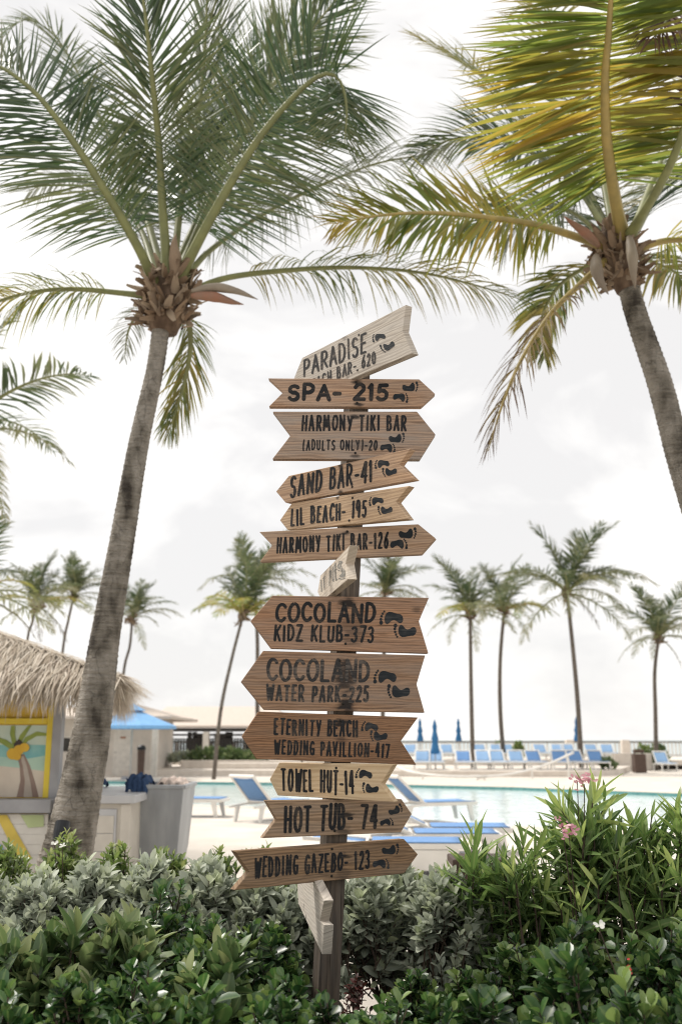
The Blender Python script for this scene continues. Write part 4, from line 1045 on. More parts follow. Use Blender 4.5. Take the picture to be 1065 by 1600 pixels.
# dark glossy shrubs
for px, d, top_, kd, rx, lab in [
    (275, 4.3, 1378, 'plum', .17, 'dark glossy shrub rising in front of the silver hedge, centre left'),
    (330, 3.9, 1440, 'plum', .18, 'dark glossy round-leaved shrub between the whorled plants'),
    (415, 4.3, 1440, 'plum', .18, 'dark glossy shrub close to the left face of the post'),
    (235, 3.4, 1505, 'plum', .17, 'deep green glossy shrub in shade under the whorled plants'),
    (440, 3.5, 1515, 'plum', .15, 'round-leaved glossy shrub at the left foot of the post'),
    (40, 3.1, 1545, 'plumbig', .18, 'glossy shrub in the bottom left picture corner'),
    (140, 3.1, 1540, 'plum', .16, 'glossy shrub second along the bottom edge from the left'),
    (240, 3.1, 1548, 'plum', .16, 'glossy shrub along the bottom edge under the whorled ones'),
    (340, 3.1, 1545, 'plumbig', .16, 'bluish glossy shrub at the bottom, left of the post foot'),
    (430, 3.1, 1560, 'plum', .14, 'glossy shrub along the bottom edge just left of the post'),
    (520, 3.2, 1560, 'plum', .14, 'glossy bright-tipped shrub right in front of the post foot'),
    (600, 3.3, 1558, 'plum', .15, 'glossy shrub along the bottom edge right of the post'),
    (680, 3.3, 1552, 'plum', .15, 'glossy shrub along the bottom edge below the brown bin'),
    (755, 3.3, 1535, 'plumbig', .15, 'glossy shrub along the bottom edge left of the large-leaved one'),
    (715, 4.2, 1515, 'plum', .10, 'small dark glossy shrub below the silver stems'),
    (640, 4.5, 1520, 'plum', .13, 'low loose glossy plant right of the post under the bare silver stems'),
    (800, 3.9, 1475, 'plum', .20, 'dark glossy shrub spilling out below the oleander'),
    (880, 3.7, 1440, 'plum', .16, 'dark glossy shrub with a tall bright sprig before the oleander'),
    (860, 3.1, 1500, 'plumbig', .17, 'large-leaved glossy shrub at the bottom right'),
    (960, 3.6, 1470, 'plumbig', .19, 'dark glossy shrub with a small red flower, bottom right'),
    (1040, 3.5, 1450, 'plum', .18, 'dark glossy shrub cut by the right picture edge'),
    (960, 2.95, 1535, 'plumbig', .15, 'large-leaved glossy shrub along the bottom edge, right side'),
    (1050, 2.95, 1530, 'plumbig', .16, 'glossy shrub in the bottom right picture corner')]:
    fl = ((P(983, 1512, 3.38), .012, M_redp, 9),) if 'red flower' in lab else ((P(238, 1482, 4.0), .03, M_white, 5),) if 'shade under' in lab else ((P(935, 1447, 3.4), .022, M_white, 5),) if 'right picture edge' in lab else ()
    area = rx * rx * 3.1 / (.0032 if kd == 'plum' else .0052)
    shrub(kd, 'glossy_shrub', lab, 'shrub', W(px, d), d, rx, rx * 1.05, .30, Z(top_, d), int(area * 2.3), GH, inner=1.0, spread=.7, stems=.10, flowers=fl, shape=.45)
shrub('red', 'red_leaved_shrub', 'low dark red-leaved shrub behind the right side of the post', 'shrub', W(556, 4.9), 4.9, .09, .1, .12, Z(1525, 4.9), 18, GH, inner=1)
shrub('red', 'red_leaved_shrub', 'low red-leaved shrub left of the post below the silver stems', 'shrub', W(440, 5.0), 5.0, .12, .1, .15, Z(1480, 5.0), 24, GH, inner=1)
# oleanders
for px, d, top_, n, rx, lab, fl in [
    (735, 5.1, 1318, 9, .15, 'lowest oleander, nearest the signpost', ()),
    (810, 5.0, 1298, 13, .17, 'oleander with long narrow leaves in front of the pool', ()),
    (905, 5.0, 1252, 17, .19, 'tallest oleander with pink flowers at its top', ((P(912, 1222, 4.85), .024, M_pink, 20), (P(901, 1216, 4.88), .020, M_pink, 9), (P(888, 1300, 4.62), .022, M_pink, 16), (P(878, 1287, 4.66), .02, M_pink, 9))),
    (985, 5.0, 1270, 15, .20, 'oleander right of the pink flowers', ()),
    (1065, 4.9, 1280, 14, .20, 'oleander cut by the right picture edge', ())]:
    shrub('olea', 'oleander', lab, 'oleander', W(px, d), d, rx * 1.35, .28, .35, Z(top_, d), int(n * 2.1), GH, inner=1.0, spread=.85, flowers=fl, shape=.45)

# ------------------------------------------------------------------ brown bin in the hedge
M_bin = pm('brown_paint', (.20, .125, .10), (.13, .085, .07), scale=6, rough=.6)
M_bin2 = pm('dark_brown', (.10, .065, .05), rough=.6)
bx = W(738, 6.75)
bn = empty('waste_bin', (bx, 6.75, 0), 'square brown wooden bin half hidden behind the silvery shrubs', 'bin')
b_ = MB(); zt = Z(1338, 6.75) - .05
b_.box((bx - .14, 6.62, .02), (bx + .14, 6.9, zt)); b_.build('bin_body', M_bin, bn, bevel=.008)
for s in (-1, 1): MB().box((bx + s * .115 - .028, 6.60, .02), (bx + s * .115 + .028, 6.618, zt)).build('corner_trim', M_bin2, bn, bevel=.004)
MB().box((bx - .17, 6.58, zt + .001), (bx + .17, 6.93, zt + .05)).build('bin_lid', M_bin2, bn, bevel=.012)

# ------------------------------------------------------------------ thatched kiosk on the left
KD = 11.0
M_yel = pm('yellow_paint', (.62, .42, .05), (.55, .36, .04), scale=5, rough=.5)
M_yel2 = pm('yellow_frame', (.72, .56, .06), (.66, .50, .05), scale=5, rough=.5)
M_gry = pm('grey_trim', (.33, .33, .34), (.28, .28, .29), scale=5, rough=.5)
M_wht = pm('white_boards', (.66, .63, .57), (.58, .55, .5), scale=5, rough=.5)
M_thatch = leafmat('thatch', [(.38, .32, .25), (.50, .44, .36), (.60, .54, .46), (.30, .24, .19)], rough=.85, tr=.1, spec=.1)
M_thbase = pm('thatch_base', (.25, .20, .15), (.14, .11, .08), scale=22, rough=.95, bump=.5)
xr = W(95, KD)
ki = empty('tiki_kiosk', (xr - 2, KD, 0), 'yellow tiki kiosk with a shaggy thatched roof and a painted palm panel', 'kiosk')
zc = Z(1247, KD); xp = W(81, KD)
MB().box((xp + .001, KD, 0), (xr, KD + .14, 2.3)).build('corner_post', M_gry, ki, bevel=.006)
MB().box((xp - 5, KD + .06, zc - .3), (xp, KD + .12, 2.3)).build('wall', M_yel, ki)
MB().bar((xr - .05, KD + .15, 1.12), (W(88, 13.6) - .05, 13.6, 1.12), .06, 2.2).build('side_wall', M_gry, ki)
fr_ = MB()
z1, z2 = Z(1131, KD), Z(1122, KD)
fr_.box((xp - 5, KD + .02, z1), (xp - .066, KD + .059, z2)); fr_.box((xp - .065, KD + .018, zc + .001), (xp, KD + .0595, 2.25))
fr_.build('window_frame', M_yel2, ki, bevel=.004)
# painted beach panel
ms = [pm('mural_sky', (.52, .60, .50), (.46, .56, .48)), pm('mural_sea', (.16, .40, .42), (.25, .48, .45)), pm('mural_shallows', (.42, .58, .47), (.36, .52, .44)), pm('mural_sand', (.62, .55, .46), (.56, .49, .41)),
      pm('mural_trunk', (.30, .22, .18), (.24, .17, .14)), pm('mural_trunk_light', (.46, .40, .34)), pm('mural_fruit', (.68, .44, .05), (.60, .36, .04)), pm('mural_frond', (.28, .34, .08), (.20, .26, .06)), pm('mural_dark', (.06, .045, .04))]
mu = MB()
KW = KD + .05
def mp_(x, y, k=0): return P(x + 8, y, KD) + Vector((0, .05 - .0015 * k, 0))
def poly(pts, m, k): mu.add([mp_(x, y, k) for x, y in pts], [tuple(range(len(pts)))], m)
poly([(-60, 1133), (66, 1133), (66, 1164), (-60, 1164)], 0, 0)
poly([(-60, 1164), (66, 1164), (66, 1180), (30, 1186), (-60, 1178)], 1, 0)
poly([(-60, 1178), (30, 1186), (66, 1180), (66, 1206), (20, 1200), (-60, 1192)], 2, 0)
poly([(-60, 1192), (20, 1200), (66, 1206), (66, 1246), (-60, 1246)], 3, 0)
poly([(17, 1182), (28, 1178), (37, 1196), (45, 1222), (51, 1246), (16, 1246), (22, 1220), (21, 1198)], 4, 1)
poly([(22, 1182), (27, 1181), (33, 1200), (38, 1224), (41, 1246), (27, 1246), (29, 1220), (26, 1198)], 5, 2)
for fk, fx in enumerate(([(14, 1166), (22, 1148), (34, 1134), (40, 1133), (32, 1146), (20, 1166)], [(20, 1168), (30, 1152), (48, 1143), (66, 1146), (66, 1150), (48, 1150), (34, 1158), (24, 1170)], [(14, 1166), (0, 1156), (-18, 1150), (-30, 1158), (-10, 1160), (8, 1172)], [(10, 1164), (6, 1146), (8, 1134), (14, 1134), (14, 1150), (17, 1164)])):
    poly(fx, 7, 3 + fk)
poly([(12, 1162), (20, 1155), (26, 1160), (22, 1170), (14, 1172)], 8, 8)
for fk, (cx, cy, rx, ry) in enumerate(((10, 1178, 9, 9), (20, 1172, 8, 8), (29, 1168, 8, 7), (17, 1182, 7, 6))):
    poly([(cx + rx * math.cos(a), cy + ry * math.sin(a)) for a in [2 * PI * i / 14 for i in range(14)]], 6, 9 + fk)
mu.build('mural_panel', ms, ki)
# counter with coloured boards below
MB().box((xp - 5, KD - .22, zc - .14), (xr + .0, KD - .001, zc)).build('counter', M_gry, ki, bevel=.008)
lp = MB(); lm = [M_wht, pm('stripe_yellow', (.66, .50, .10)), pm('stripe_green', (.50, .58, .30)), pm('stripe_blue', (.20, .42, .60))]
def lq(x, y, k): return P(x, y, KD) + Vector((0, -.12 - .002 * k, 0))
for i in range(8):
    z0, z1_ = .02 + i * .102, .02 + i * .102 + .099
    lp.box((xp - 5, KD - .11, z0), (xr - .05, KD - .08, z1_), 0)
lp.add([lq(0, 1272, 0), (lq(17, 1272, 0)), lq(56, 1340, 0), lq(34, 1340, 0)], [(0, 1, 2, 3)], 1)
lp.add([lq(38, 1272, 1), lq(74, 1272, 1), lq(74, 1290, 1), lq(50, 1292, 1)], [(0, 1, 2, 3)], 2)
lp.add([lq(-40, 1285, 2), lq(10, 1320, 2), lq(20, 1345, 2), lq(-40, 1345, 2)], [(0, 1, 2, 3)], 3)
lp.build('lower_panel', lm, ki)
# thatch
ez = Z(1066, 10.2)
FRc = Vector((W(186, 10.2), 10.2, ez)); FLc = Vector((-8.6, 10.2, ez)); BRc = Vector((W(176, 13.2), 13.2, ez)); BLc = Vector((-8.6, 13.2, ez))
apx = Vector((-5.3, 11.9, 0)); apx.z = Z(940, 11.9)
MB().add([FRc, FLc, BLc, BRc, apx], [(1, 0, 4), (0, 3, 4), (3, 2, 4), (2, 1, 4), (0, 1, 2, 3)]).build('roof_base', M_thbase, ki)
Ps, Ds, Us = [], [], []
for (a, b2, n) in ((FLc, FRc, 11000), (FRc, BRc, 3500)):
    nn = (b2 - a).cross(apx - a).normalized()
    if nn.z < 0: nn = -nn
    for i in range(n):
        u_, v_ = random.random(), random.random() ** 1.25
        if v_ > 1: continue
        p = a.lerp(b2, u_).lerp(apx, v_) + nn * random.uniform(.01, .09)
        dn = (nn * (nn.z) - Vector((0, 0, 1))).normalized()
        jit = Vector((random.gauss(0, .18), random.gauss(0, .18), random.gauss(0, .08)))
        Ps.append(p); Ds.append(dn + jit); Us.append(nn)
for i in range(2200):      # ragged fringe at the eave and ridge edge
    t_ = random.random()
    if i % 3: p = FLc.lerp(FRc, t_ ** .5); o_ = Vector((0, -1, 0))
    else: p = FRc.lerp(BRc, t_); o_ = Vector((1, 0, 0))
    Ps.append(p + Vector((0, 0, random.uniform(0, .10)))); Ds.append(o_ * random.uniform(.15, .7) + Vector((random.gauss(0, .18), 0, -1))); Us.append(o_)
for i in range(1400):
    t_ = random.random(); p = FRc.lerp(apx, t_) + Vector((0, 0, .05))
    d_ = (FRc - apx).normalized()
    Ps.append(p); Ds.append(d_ + Vector((random.gauss(0, .3), random.gauss(0, .3), -.15 + random.gauss(0, .15)))); Us.append(Vector((.3, -.3, 1)))
nT = len(Ps)
scales('thatch', ki, [tuple(p) for p in Ps], [tuple(p) for p in Ds], [tuple(p) for p in Us], rng.uniform(.20, .46, nT), rng.uniform(.007, .020, nT), M_thatch, -.12, rows=4)['kind'] = 'stuff'
# side counter cabinet
cd = 10.6; x0, x1 = W(100, cd), W(209, cd); zt = Z(1242, cd)
cb = empty('bar_cabinet', ((x0 + x1) / 2, cd, 0), 'pale panelled cabinet with a grey top beside the leaning trunk', 'cabinet')
M_pale = pm('pale_boards', (.60, .56, .49), (.53, .49, .43), scale=5, rough=.55)
M_top = pm('grey_top', (.50, .50, .50), (.44, .44, .45), scale=4, rough=.45)
MB().box((x0, cd + .03, .02), (x1 - .02, cd + 1.3, zt - .09)).build('cabinet_body', M_pale, cb)
MB().box((x0 - .02, cd - .04, zt - .085), (x1 + .05, cd + 1.9, zt)).build('top', M_top, cb, bevel=.012)
MB().box((x1 - .10, cd, .02), (x1, cd + .028, zt - .09)).build('corner_trim', M_pale, cb, bevel=.004)
dr = MB()
dr.box((W(140, cd), cd + .012, .1), (x1 - .14, cd + .029, zt - .14)); d_o = dr.build('door', M_top, cb, bevel=.004)
pn = MB()
for i in range(4):
    zz = .14 + i * (zt - .34) / 4
    pn.box((W(140, cd) + .02, cd + .002, zz), (x1 - .165, cd + .011, zz + (zt - .34) / 4 - .006))
pn.build('door_panel', M_pale, d_o, bevel=.002)
# spotlight at the trunk foot
M_blk = pm('black_plastic', (.015, .017, .02), rough=.45)
c = P(96, 1300, 8.0)
sl = empty('garden_spotlight', (c.x, c.y, 0), 'small black spotlight at the foot of the leaning trunk', 'spotlight')
MB().tube([c + Vector((0, -.02, -.06)), c + Vector((0, .0, .0)), c + Vector((0, .03, .07))], [.055, .06, .058], 16).build('lamp_head', M_blk, sl, smooth=False)
MB().tube([Vector((c.x, c.y, 0)), c + Vector((0, 0, -.05))], .015, 8).build('stake', M_blk, sl)

# ------------------------------------------------------------------ laundry cart with towels
LD = 11.2
M_cart = pm('grey_plastic', (.36, .37, .38), (.27, .28, .29), scale=2.2, rough=.45, stretch=(3, 3, .7), detail=6)
xl, xr2 = W(209, LD), W(290, LD); zt = Z(1231, LD)
ct = empty('laundry_cart', ((xl + xr2) / 2, LD, 0), 'tall grey plastic laundry cart tapering down, beside the pale cabinet', 'cart')
wb = []
for (z, ins) in ((zt, 0), (zt - .05, .006), (.42, .055), (.30, .075)):
    wb.append([(xl + ins * .3, LD + ins, z), (xr2 - ins, LD + ins, z), (xr2 - ins, LD + .9 - ins, z), (xl + ins * .3, LD + .9 - ins, z)])
tb = MB(); tb.add(sum(wb, []), [(r * 4 + i, r * 4 + (i + 1) % 4, r * 4 + 4 + (i + 1) % 4, r * 4 + 4 + i) for r in range(3) for i in range(4)] + [(12, 13, 14, 15)])
inn = [(xl + .03, LD + .03, zt - .004), (xr2 - .03, LD + .03, zt - .004), (xr2 - .03, LD + .87, zt - .004), (xl + .03, LD + .87, zt - .004)]
low = [(a, b2, zt - .25) for a, b2, c_ in inn]
tb.add([wb[0][i] for i in range(4)] + inn + low, [(i, (i + 1) % 4, 4 + (i + 1) % 4, 4 + i) for i in range(4)] + [(4 + i, 4 + (i + 1) % 4, 8 + (i + 1) % 4, 8 + i) for i in range(4)] + [(8, 9, 10, 11)])
tb.build('tub', M_cart, ct, bevel=.006)
rb = MB()
for p, q in ((0, 1), (1, 2), (2, 3), (3, 0)): rb.bar(Vector(wb[0][p]) + Vector((0, 0, .01)), Vector(wb[0][q]) + Vector((0, 0, .01)), .04, .045)
rb.build('rim', M_cart, ct, bevel=.008)
MB().box((xl + .03, LD + .06, .18), (xr2 - .08, LD + .84, .298)).build('base_frame', M_cart, ct, bevel=.01)
for sx in (xl + .08, xr2 - .13):
    for sy in (LD + .12, LD + .78):
        MB().tube([Vector((sx - .02, sy, .09)), Vector((sx + .02, sy, .09))], .088, 18).build('wheel', M_blk, ct)
def cloth(name, label, cat, c, sx, sy, h, drop, mat, seed, group=None):
    """a heap of folded cloth draped over the rim"""
    rg = random.Random(seed); n = 16; V = []; Fq = []
    for j in range(n + 1):
        for i in range(n + 1):
            u_, v_ = i / n * 2 - 1, j / n * 2 - 1
            z = h * (1 - .55 * u_ * u_) * (1 - .5 * v_ * v_) + .03 * math.sin(u_ * 11 + seed) + .02 * math.sin(v_ * 9 + u_ * 4)
            y = c[1] + v_ * sy
            if v_ < -.55: z -= drop * (-.55 - v_) / .45; y = c[1] - .55 * sy - .02 + .015 * math.sin(u_ * 14 + seed) - (.02 if v_ < -.8 else 0)
            V.append((c[0] + u_ * sx * (1 + .1 * v_) + .01 * math.sin(v_ * 13), y, c[2] + z))
    for j in range(n):
        for i in range(n):
            a = j * (n + 1) + i; Fq.append((a, a + 1, a + n + 2, a + n + 1))
    o = MB().add(V, Fq).build(name, mat, None, smooth=True, org=c)
    so = o.modifiers.new('thick', 'SOLIDIFY'); so.thickness = .012
    su = o.modifiers.new('sub', 'SUBSURF'); su.levels = 1; su.render_levels = 1
    return props(o, label, cat, group)
M_navy = pm('navy_towel', (.035, .065, .135), (.022, .045, .10), scale=30, rough=.95)
M_beige = pm('beige_towel', (.60, .50, .44), (.5, .42, .37), scale=30, rough=.95)
cloth('towel', 'navy towel hanging over the left end of the laundry cart', 'towel', (W(217, LD), LD + .12, zt + .02), .135, .22, .10, .12, M_navy, 1)
cloth('towel', 'bundled beige towels heaped at the right inside the laundry cart', 'towel', (W(262, LD), LD + .45, zt - .02), .17, .3, .09, .0, M_beige, 2)
cloth('towel', 'navy towel lying on the far end of the pale cabinet, left of the trunk', 'towel', (W(97, 12.2), 12.2, Z(1236, 12.2)), .10, .2, .16, .05, M_navy, 3)
cloth('towel', 'navy towel corner on the cabinet top just right of the trunk', 'towel', (W(160, 12.2), 12.2, Z(1236, 12.2)), .06, .2, .14, .05, M_navy, 4)

# ------------------------------------------------------------------ pool loungers
M_resin = pm('white_resin', (.74, .72, .68), (.68, .66, .62), scale=5, rough=.4)
M_sling = pm('blue_sling', (.135, .265, .50), (.115, .23, .44), scale=40, rough=.7)
M_sling2 = pm('backlit_blue_sling', (.24, .38, .58), (.21, .34, .52), scale=40, rough=.7)  # paler copy of the blue sling: light through the fabric put into its colour
def lounger(back, sling, side_panel=False):
    root = empty('pool_lounger', (0, 0, 0), '-', 'lounger')
    f = MB(); w = .33; zs = .34; xb = 1.18; ca, sa = math.cos(R(back)), math.sin(R(back)); bl = .78
    for s in (-1, 1): f.bar((0, s * w, zs), (xb, s * w, zs), .05, .07); f.bar((xb, s * w, zs - .001), (1.75, s * w, zs - .05), .05, .05)
    f.bar((.02, -w, zs - .001), (.02, w, zs - .001), .052, .06)
    f.build('frame', M_resin, root, bevel=.012)
    for x in (.18, 1.5):
        for s in (-1, 1):
            l_ = MB(); t0, t1 = .055, .035
            dx = -.06 if x < 1 else .07
            l_.add([(x - t0, s * w - .03, zs - .03), (x + t0, s * w - .03, zs - .03), (x + t0, s * w + .03, zs - .03), (x - t0, s * w + .03, zs - .03), (x + dx - t1, s * w - .025, 0), (x + dx + t1, s * w - .025, 0), (x + dx + t1, s * w + .025, 0), (x + dx - t1, s * w + .025, 0)],
                   [(0, 1, 2, 3), (7, 6, 5, 4), (0, 4, 5, 1), (1, 5, 6, 2), (2, 6, 7, 3), (3, 7, 4, 0)])
            l_.build('leg', M_resin, root, bevel=.01)
    s_ = MB(); n = 8
    V = [(x, y, zs + .052 - .015 * (1 - (y / (w + .02)) ** 2)) for x in [.05 + (xb - .08) * i / n for i in range(n + 1)] for y in [(w + .02) * (j / 3 - 1) for j in range(7)]]
    s_.add(V, [(i * 7 + j, i * 7 + j + 1, (i + 1) * 7 + j + 1, (i + 1) * 7 + j) for i in range(n) for j in range(6)])
    o = s_.build('seat_sling', sling, root, smooth=True); so = o.modifiers.new('thick', 'SOLIDIFY'); so.thickness = .012
    if side_panel:
        for s in (-1, 1): MB().box((.1, s * w - .02, .06), (1.6, s * w + .02, zs - .04)).build('side_panel', M_resin, root, bevel=.01)
    bk = MB(); q = lambda d, y, h=0: (xb + d * ca - h * sa, y, zs + .02 + d * sa + h * ca)
    for s in (-1, 1): bk.bar(q(0, s * (w - .03)), q(bl, s * (w - .03)), .05, .045, up=(-sa, 0, ca))
    bk.bar(q(bl, -w), q(bl, w), .06, .05, up=(-sa, 0, ca)); bk.bar(q(.03, -w), q(.03, w), .04, .04, up=(-sa, 0, ca))
    bo = bk.build('backrest', M_resin, root, bevel=.012)
    bs = MB()
    V = [q(.06 + (bl - .12) * i / 5, (w - .06) * (j / 3 - 1), -.02 * (1 - (j / 3 - 1) ** 2)) for i in range(6) for j in range(7)]
    bs.add(V, [(i * 7 + j, i * 7 + j + 1, (i + 1) * 7 + j + 1, (i + 1) * 7 + j) for i in range(5) for j in range(6)])
    so = bs.build('back_sling', sling, bo, smooth=True).modifiers.new('thick', 'SOLIDIFY'); so.thickness = .012
    return root
GL = 'loungers around the pool'
def put(o, loc, rz, label):
    o.location = loc; o.rotation_euler = (0, 0, R(rz)); props(o, label, group=GL); return o
up_a = lounger(42, M_sling)
put(up_a, G(393, 1284) + Vector((.6, .8, 0)) * 1.45, 233, 'blue and white lounger with raised back at the near pool edge, left of the signpost')
put(lounger(4, M_sling), G(352, 1276) + Vector((0, 0, 0)), 172, 'flat blue lounger half hidden behind the laundry cart')
put(copy_tree(up_a), G(630, 1284) + Vector((.92, .39, 0)) * 1.5, 203, 'blue and white lounger with raised back beside the towel hut board')
put(lounger(26, M_sling), Vector((W(792, 15.1), 15.1, 0)), 178, 'blue flat lounger seen from the side, farthest of three side by side')
put(lounger(22, M_sling), Vector((W(775, 14.15), 14.15, 0)), 179, 'blue flat lounger seen from the side, middle one of three side by side')
put(lounger(5, M_sling, True), Vector((W(722, 12.9), 12.9, 0)), 177, 'nearest white-bodied lounger with a blue sling, right of the lowest boards')
up_d = lounger(42, M_sling); COL.objects.unlink(up_d)
up_b = lounger(42, M_sling2); COL.objects.unlink(up_b)
def cp_far(src): return copy_tree(src)
ordn = ['first', 'second', 'third', 'fourth', 'fifth', 'sixth', 'seventh', 'eighth', 'ninth', 'tenth', 'eleventh']
front = [(655, 0), (677, 0), (721, 1), (750, 0), (777, 0), (805, 0), (834, 1), (868, 1), (900, 1), (928, 1)]
for i, (px, dk_) in enumerate(front):
    d = 47.5
    o = copy_tree(up_d if dk_ else up_b)
    put(o, (W(px, d), d - 1.2, TZ), 90 + random.uniform(-7, 7), f'{"deep" if dk_ else "pale"} blue lounger in the front row on the raised terrace, {ordn[i]} from the left')
    o.scale = (1.0, 1.12, .95)
back_ = [638, 698, 752, 774, 793, 847, 867, 888, 925, 945]
for i, px in enumerate(back_):
    o = copy_tree(up_b); d = 58
    put(o, (W(px, d), d - 1.2, TZ2), 90 + random.uniform(-7, 7), f'pale blue lounger in the back row along the railing, {ordn[i]} from the left'); o.scale = (1.0, 1.15, .95)
o = copy_tree(up_b); put(o, G(1047, 1206) + Vector((0, 0, 0)), 88, 'blue lounger standing alone on the deck by the right picture edge'); o.scale = (1.1, 1.1, 1.1)
for ch in list(up_b.children_recursive) + [up_b] + list(up_d.children_recursive) + [up_d]:
    bpy.data.objects.remove(ch)

# ------------------------------------------------------------------ parasols
M_pbl = pm('parasol_blue', (.04, .17, .36), (.03, .13, .29), scale=5, rough=.8)
M_pbl2 = pm('parasol_sky_blue', (.20, .40, .66), (.17, .35, .60), scale=5, rough=.8)
M_pole = pm('parasol_pole', (.45, .43, .40), rough=.5)
pc = None
for px, yt, yb, d, lab in [(656, 1122, 1158, 58, 'closed blue parasol nearest the signpost, thin and far off'), (679, 1124, 1178, 47, 'largest closed blue parasol, standing by the terrace front row'), (716, 1122, 1158, 60, 'closed blue parasol left of the straight palm trunk'), (901, 1120, 1158, 58, 'closed blue parasol half hidden behind the leaning palm trunk')]:
    zt_, zb_ = Z(yt, d), Z(yb, d); x = W(px, d)
    r_ = empty('closed_parasol', (x, d, TZ), lab, 'parasol', 'closed parasols on the terrace')
    MB().tube([Vector((x, d, TZ)), Vector((x, d, zt_ - .1))], .03, 8).build('pole', M_pole, r_)
    s = np.linspace(0, 1, 15); rad = np.interp(s, [0, .04, .25, .3, .36, .58, .63, .7, .95, 1], [.02, .06, .17, .11, .13, .24, .17, .19, .30, .26])
    mb = MB(); kk = 16; V = []
    for si, r0 in zip(s, rad):
        for j in range(kk):
            a = 2 * PI * j / kk; r1 = r0 * .66 * (1 + .28 * (j % 2) - .14) * (.9 if d > 50 else 1)
            V.append((x + r1 * math.cos(a), d + r1 * math.sin(a), zt_ + (zb_ - zt_) * si))
    mb.add(V, [(i * kk + j, i * kk + (j + 1) % kk, (i + 1) * kk + (j + 1) % kk, (i + 1) * kk + j) for i in range(14) for j in range(kk)])
    mb.build('canopy', M_pbl, r_, smooth=True)
d = 42; x = W(206, d)
r_ = empty('open_parasol', (x, d, 0), 'wide open sky blue parasol in front of the pale hut', 'parasol')
MB().tube([Vector((x, d, 0)), Vector((x, d, Z(1112, d)))], .045, 10).build('pole', M_pole, r_)
mb = MB(); za, ze, zv = Z(1105, d), Z(1134, d), Z(1139, d); rr = 68 / F * d; kk = 8
V = [(x, d, za)]
for rad, z in ((.34, za + (ze - za) * .36), (.7, za + (ze - za) * .72), (1, ze), (1.005, zv)):
    for j in range(kk):
        a = 2 * PI * (j + .5) / kk; V.append((x + rr * rad * math.cos(a), d + rr * rad * math.sin(a), z))
mb.add(V, [(0, 1 + j, 1 + (j + 1) % kk) for j in range(kk)] + [(1 + i * kk + j, 1 + i * kk + (j + 1) % kk, 1 + (i + 1) * kk + (j + 1) % kk, 1 + (i + 1) * kk + j) for i in range(3) for j in range(kk)])
mb.build('canopy', M_pbl2, r_)
vt = MB(); V = [(x, d, za + .16)] + [(x + rr * .3 * math.cos(2 * PI * (j + .5) / kk), d + rr * .3 * math.sin(2 * PI * (j + .5) / kk), za + (ze - za) * .32 + .10) for j in range(kk)]
vt.add(V, [(0, 1 + j, 1 + (j + 1) % kk) for j in range(kk)]).build('vent_cap', M_pbl2, r_)
for j in range(kk):
    a = 2 * PI * (j + .5) / kk
    MB().bar((x, d, za - .08), (x + rr * .97 * math.cos(a), d + rr * .97 * math.sin(a), ze - .04), .03, .03).build('rib', M_pole, r_)
MB().tube([Vector((x, d, 0)), Vector((x, d, .12))], [.4, .32], 16).build('base', M_gry, r_)

# ------------------------------------------------------------------ buildings at the far left
hd = 46
x0, x1 = W(40, hd), W(236, hd)
hut = empty('poolside_hut', ((x0 + x1) / 2, hd, 0), 'low cream hut with a shallow roof behind the open blue parasol', 'hut')
M_hut = pm('hut_render', (.60, .55, .49), (.52, .48, .43), scale=2, rough=.8)
M_roof = pm('pale_shingle', (.56, .49, .43), (.46, .40, .35), scale=14, rough=.9, stretch=(.6, 1, 3))
M_dark = pm('dark_wood', (.055, .052, .05), (.035, .033, .03), scale=10, rough=.7)  # dark colour of the pavilion timber and the hut window
MB().box((x0, hd, 0), (x1, hd + 6, Z(1122, hd))).build('wall', M_hut, hut)
za = Z(1120, hd); zr = Z(1100, hd + 2)
MB().add([(x0 - .6, hd - 1.4, za), (x1 + 1.1, hd - 1.4, za), (x1 + 1.1, hd + 7, za), (x0 - .6, hd + 7, za), (x0 + 2.4, hd + 2.8, zr), (x1 - 1.2, hd + 2.8, zr),
          (x0 - .6, hd - 1.4, za - .12), (x1 + 1.1, hd - 1.4, za - .12), (x1 + 1.1, hd + 7, za - .12), (x0 - .6, hd + 7, za - .12)],
         [(0, 1, 5, 4), (1, 2, 5), (2, 3, 4, 5), (3, 0, 4), (0, 6, 7, 1), (1, 7, 8, 2), (2, 8, 9, 3), (3, 9, 6, 0), (6, 9, 8, 7)]).build('roof', M_roof, hut)
dr = MB().box((W(178, hd), hd - .05, .02), (W(206, hd), hd - .002, 2.1)).build('door', pm('cream_door', (.66, .62, .56)), hut, bevel=.01)
MB().box((W(181, hd), hd - .09, .98), (W(183, hd), hd - .051, 1.06)).build('handle', M_pole, dr)
wf = MB().box((W(92, hd), hd - .05, Z(1174, hd)), (W(110, hd), hd - .002, Z(1153, hd))).build('window', M_dark, hut)
MB().box((W(91, hd), hd - .1, Z(1153, hd) + .002), (W(111, hd), hd - .02, Z(1150, hd))).build('window_frame', M_wht, wf)
MB().box((W(238, hd - 1.1), hd - 1.2, 0), (W(247, hd - 1.1), hd - .95, za - .12)).build('post', M_wht, hut, bevel=.02)
MB().box((W(189, hd), hd - .08, Z(1154, hd)), (W(197, hd), hd - .051, Z(1151, hd))).build('door_plate', pm('plate_brown', (.35, .17, .10)), hut)
td = 44
tb_ = empty('waste_bin', (W(222, td), td, 0), 'dark rubbish bin standing beside the cream hut', 'bin')
MB().tube([Vector((W(222, td), td, 0)), Vector((W(222, td), td, Z(1172, td)))], [.14, .17], 14).build('bin_body', M_bin2, tb_)
MB().tube([Vector((W(222, td), td, Z(1172, td) + .004)), Vector((W(222, td), td, Z(1167, td))), Vector((W(222, td), td, Z(1164, td)))], [.19, .18, .09], 14).build('bin_lid', M_blk, tb_)
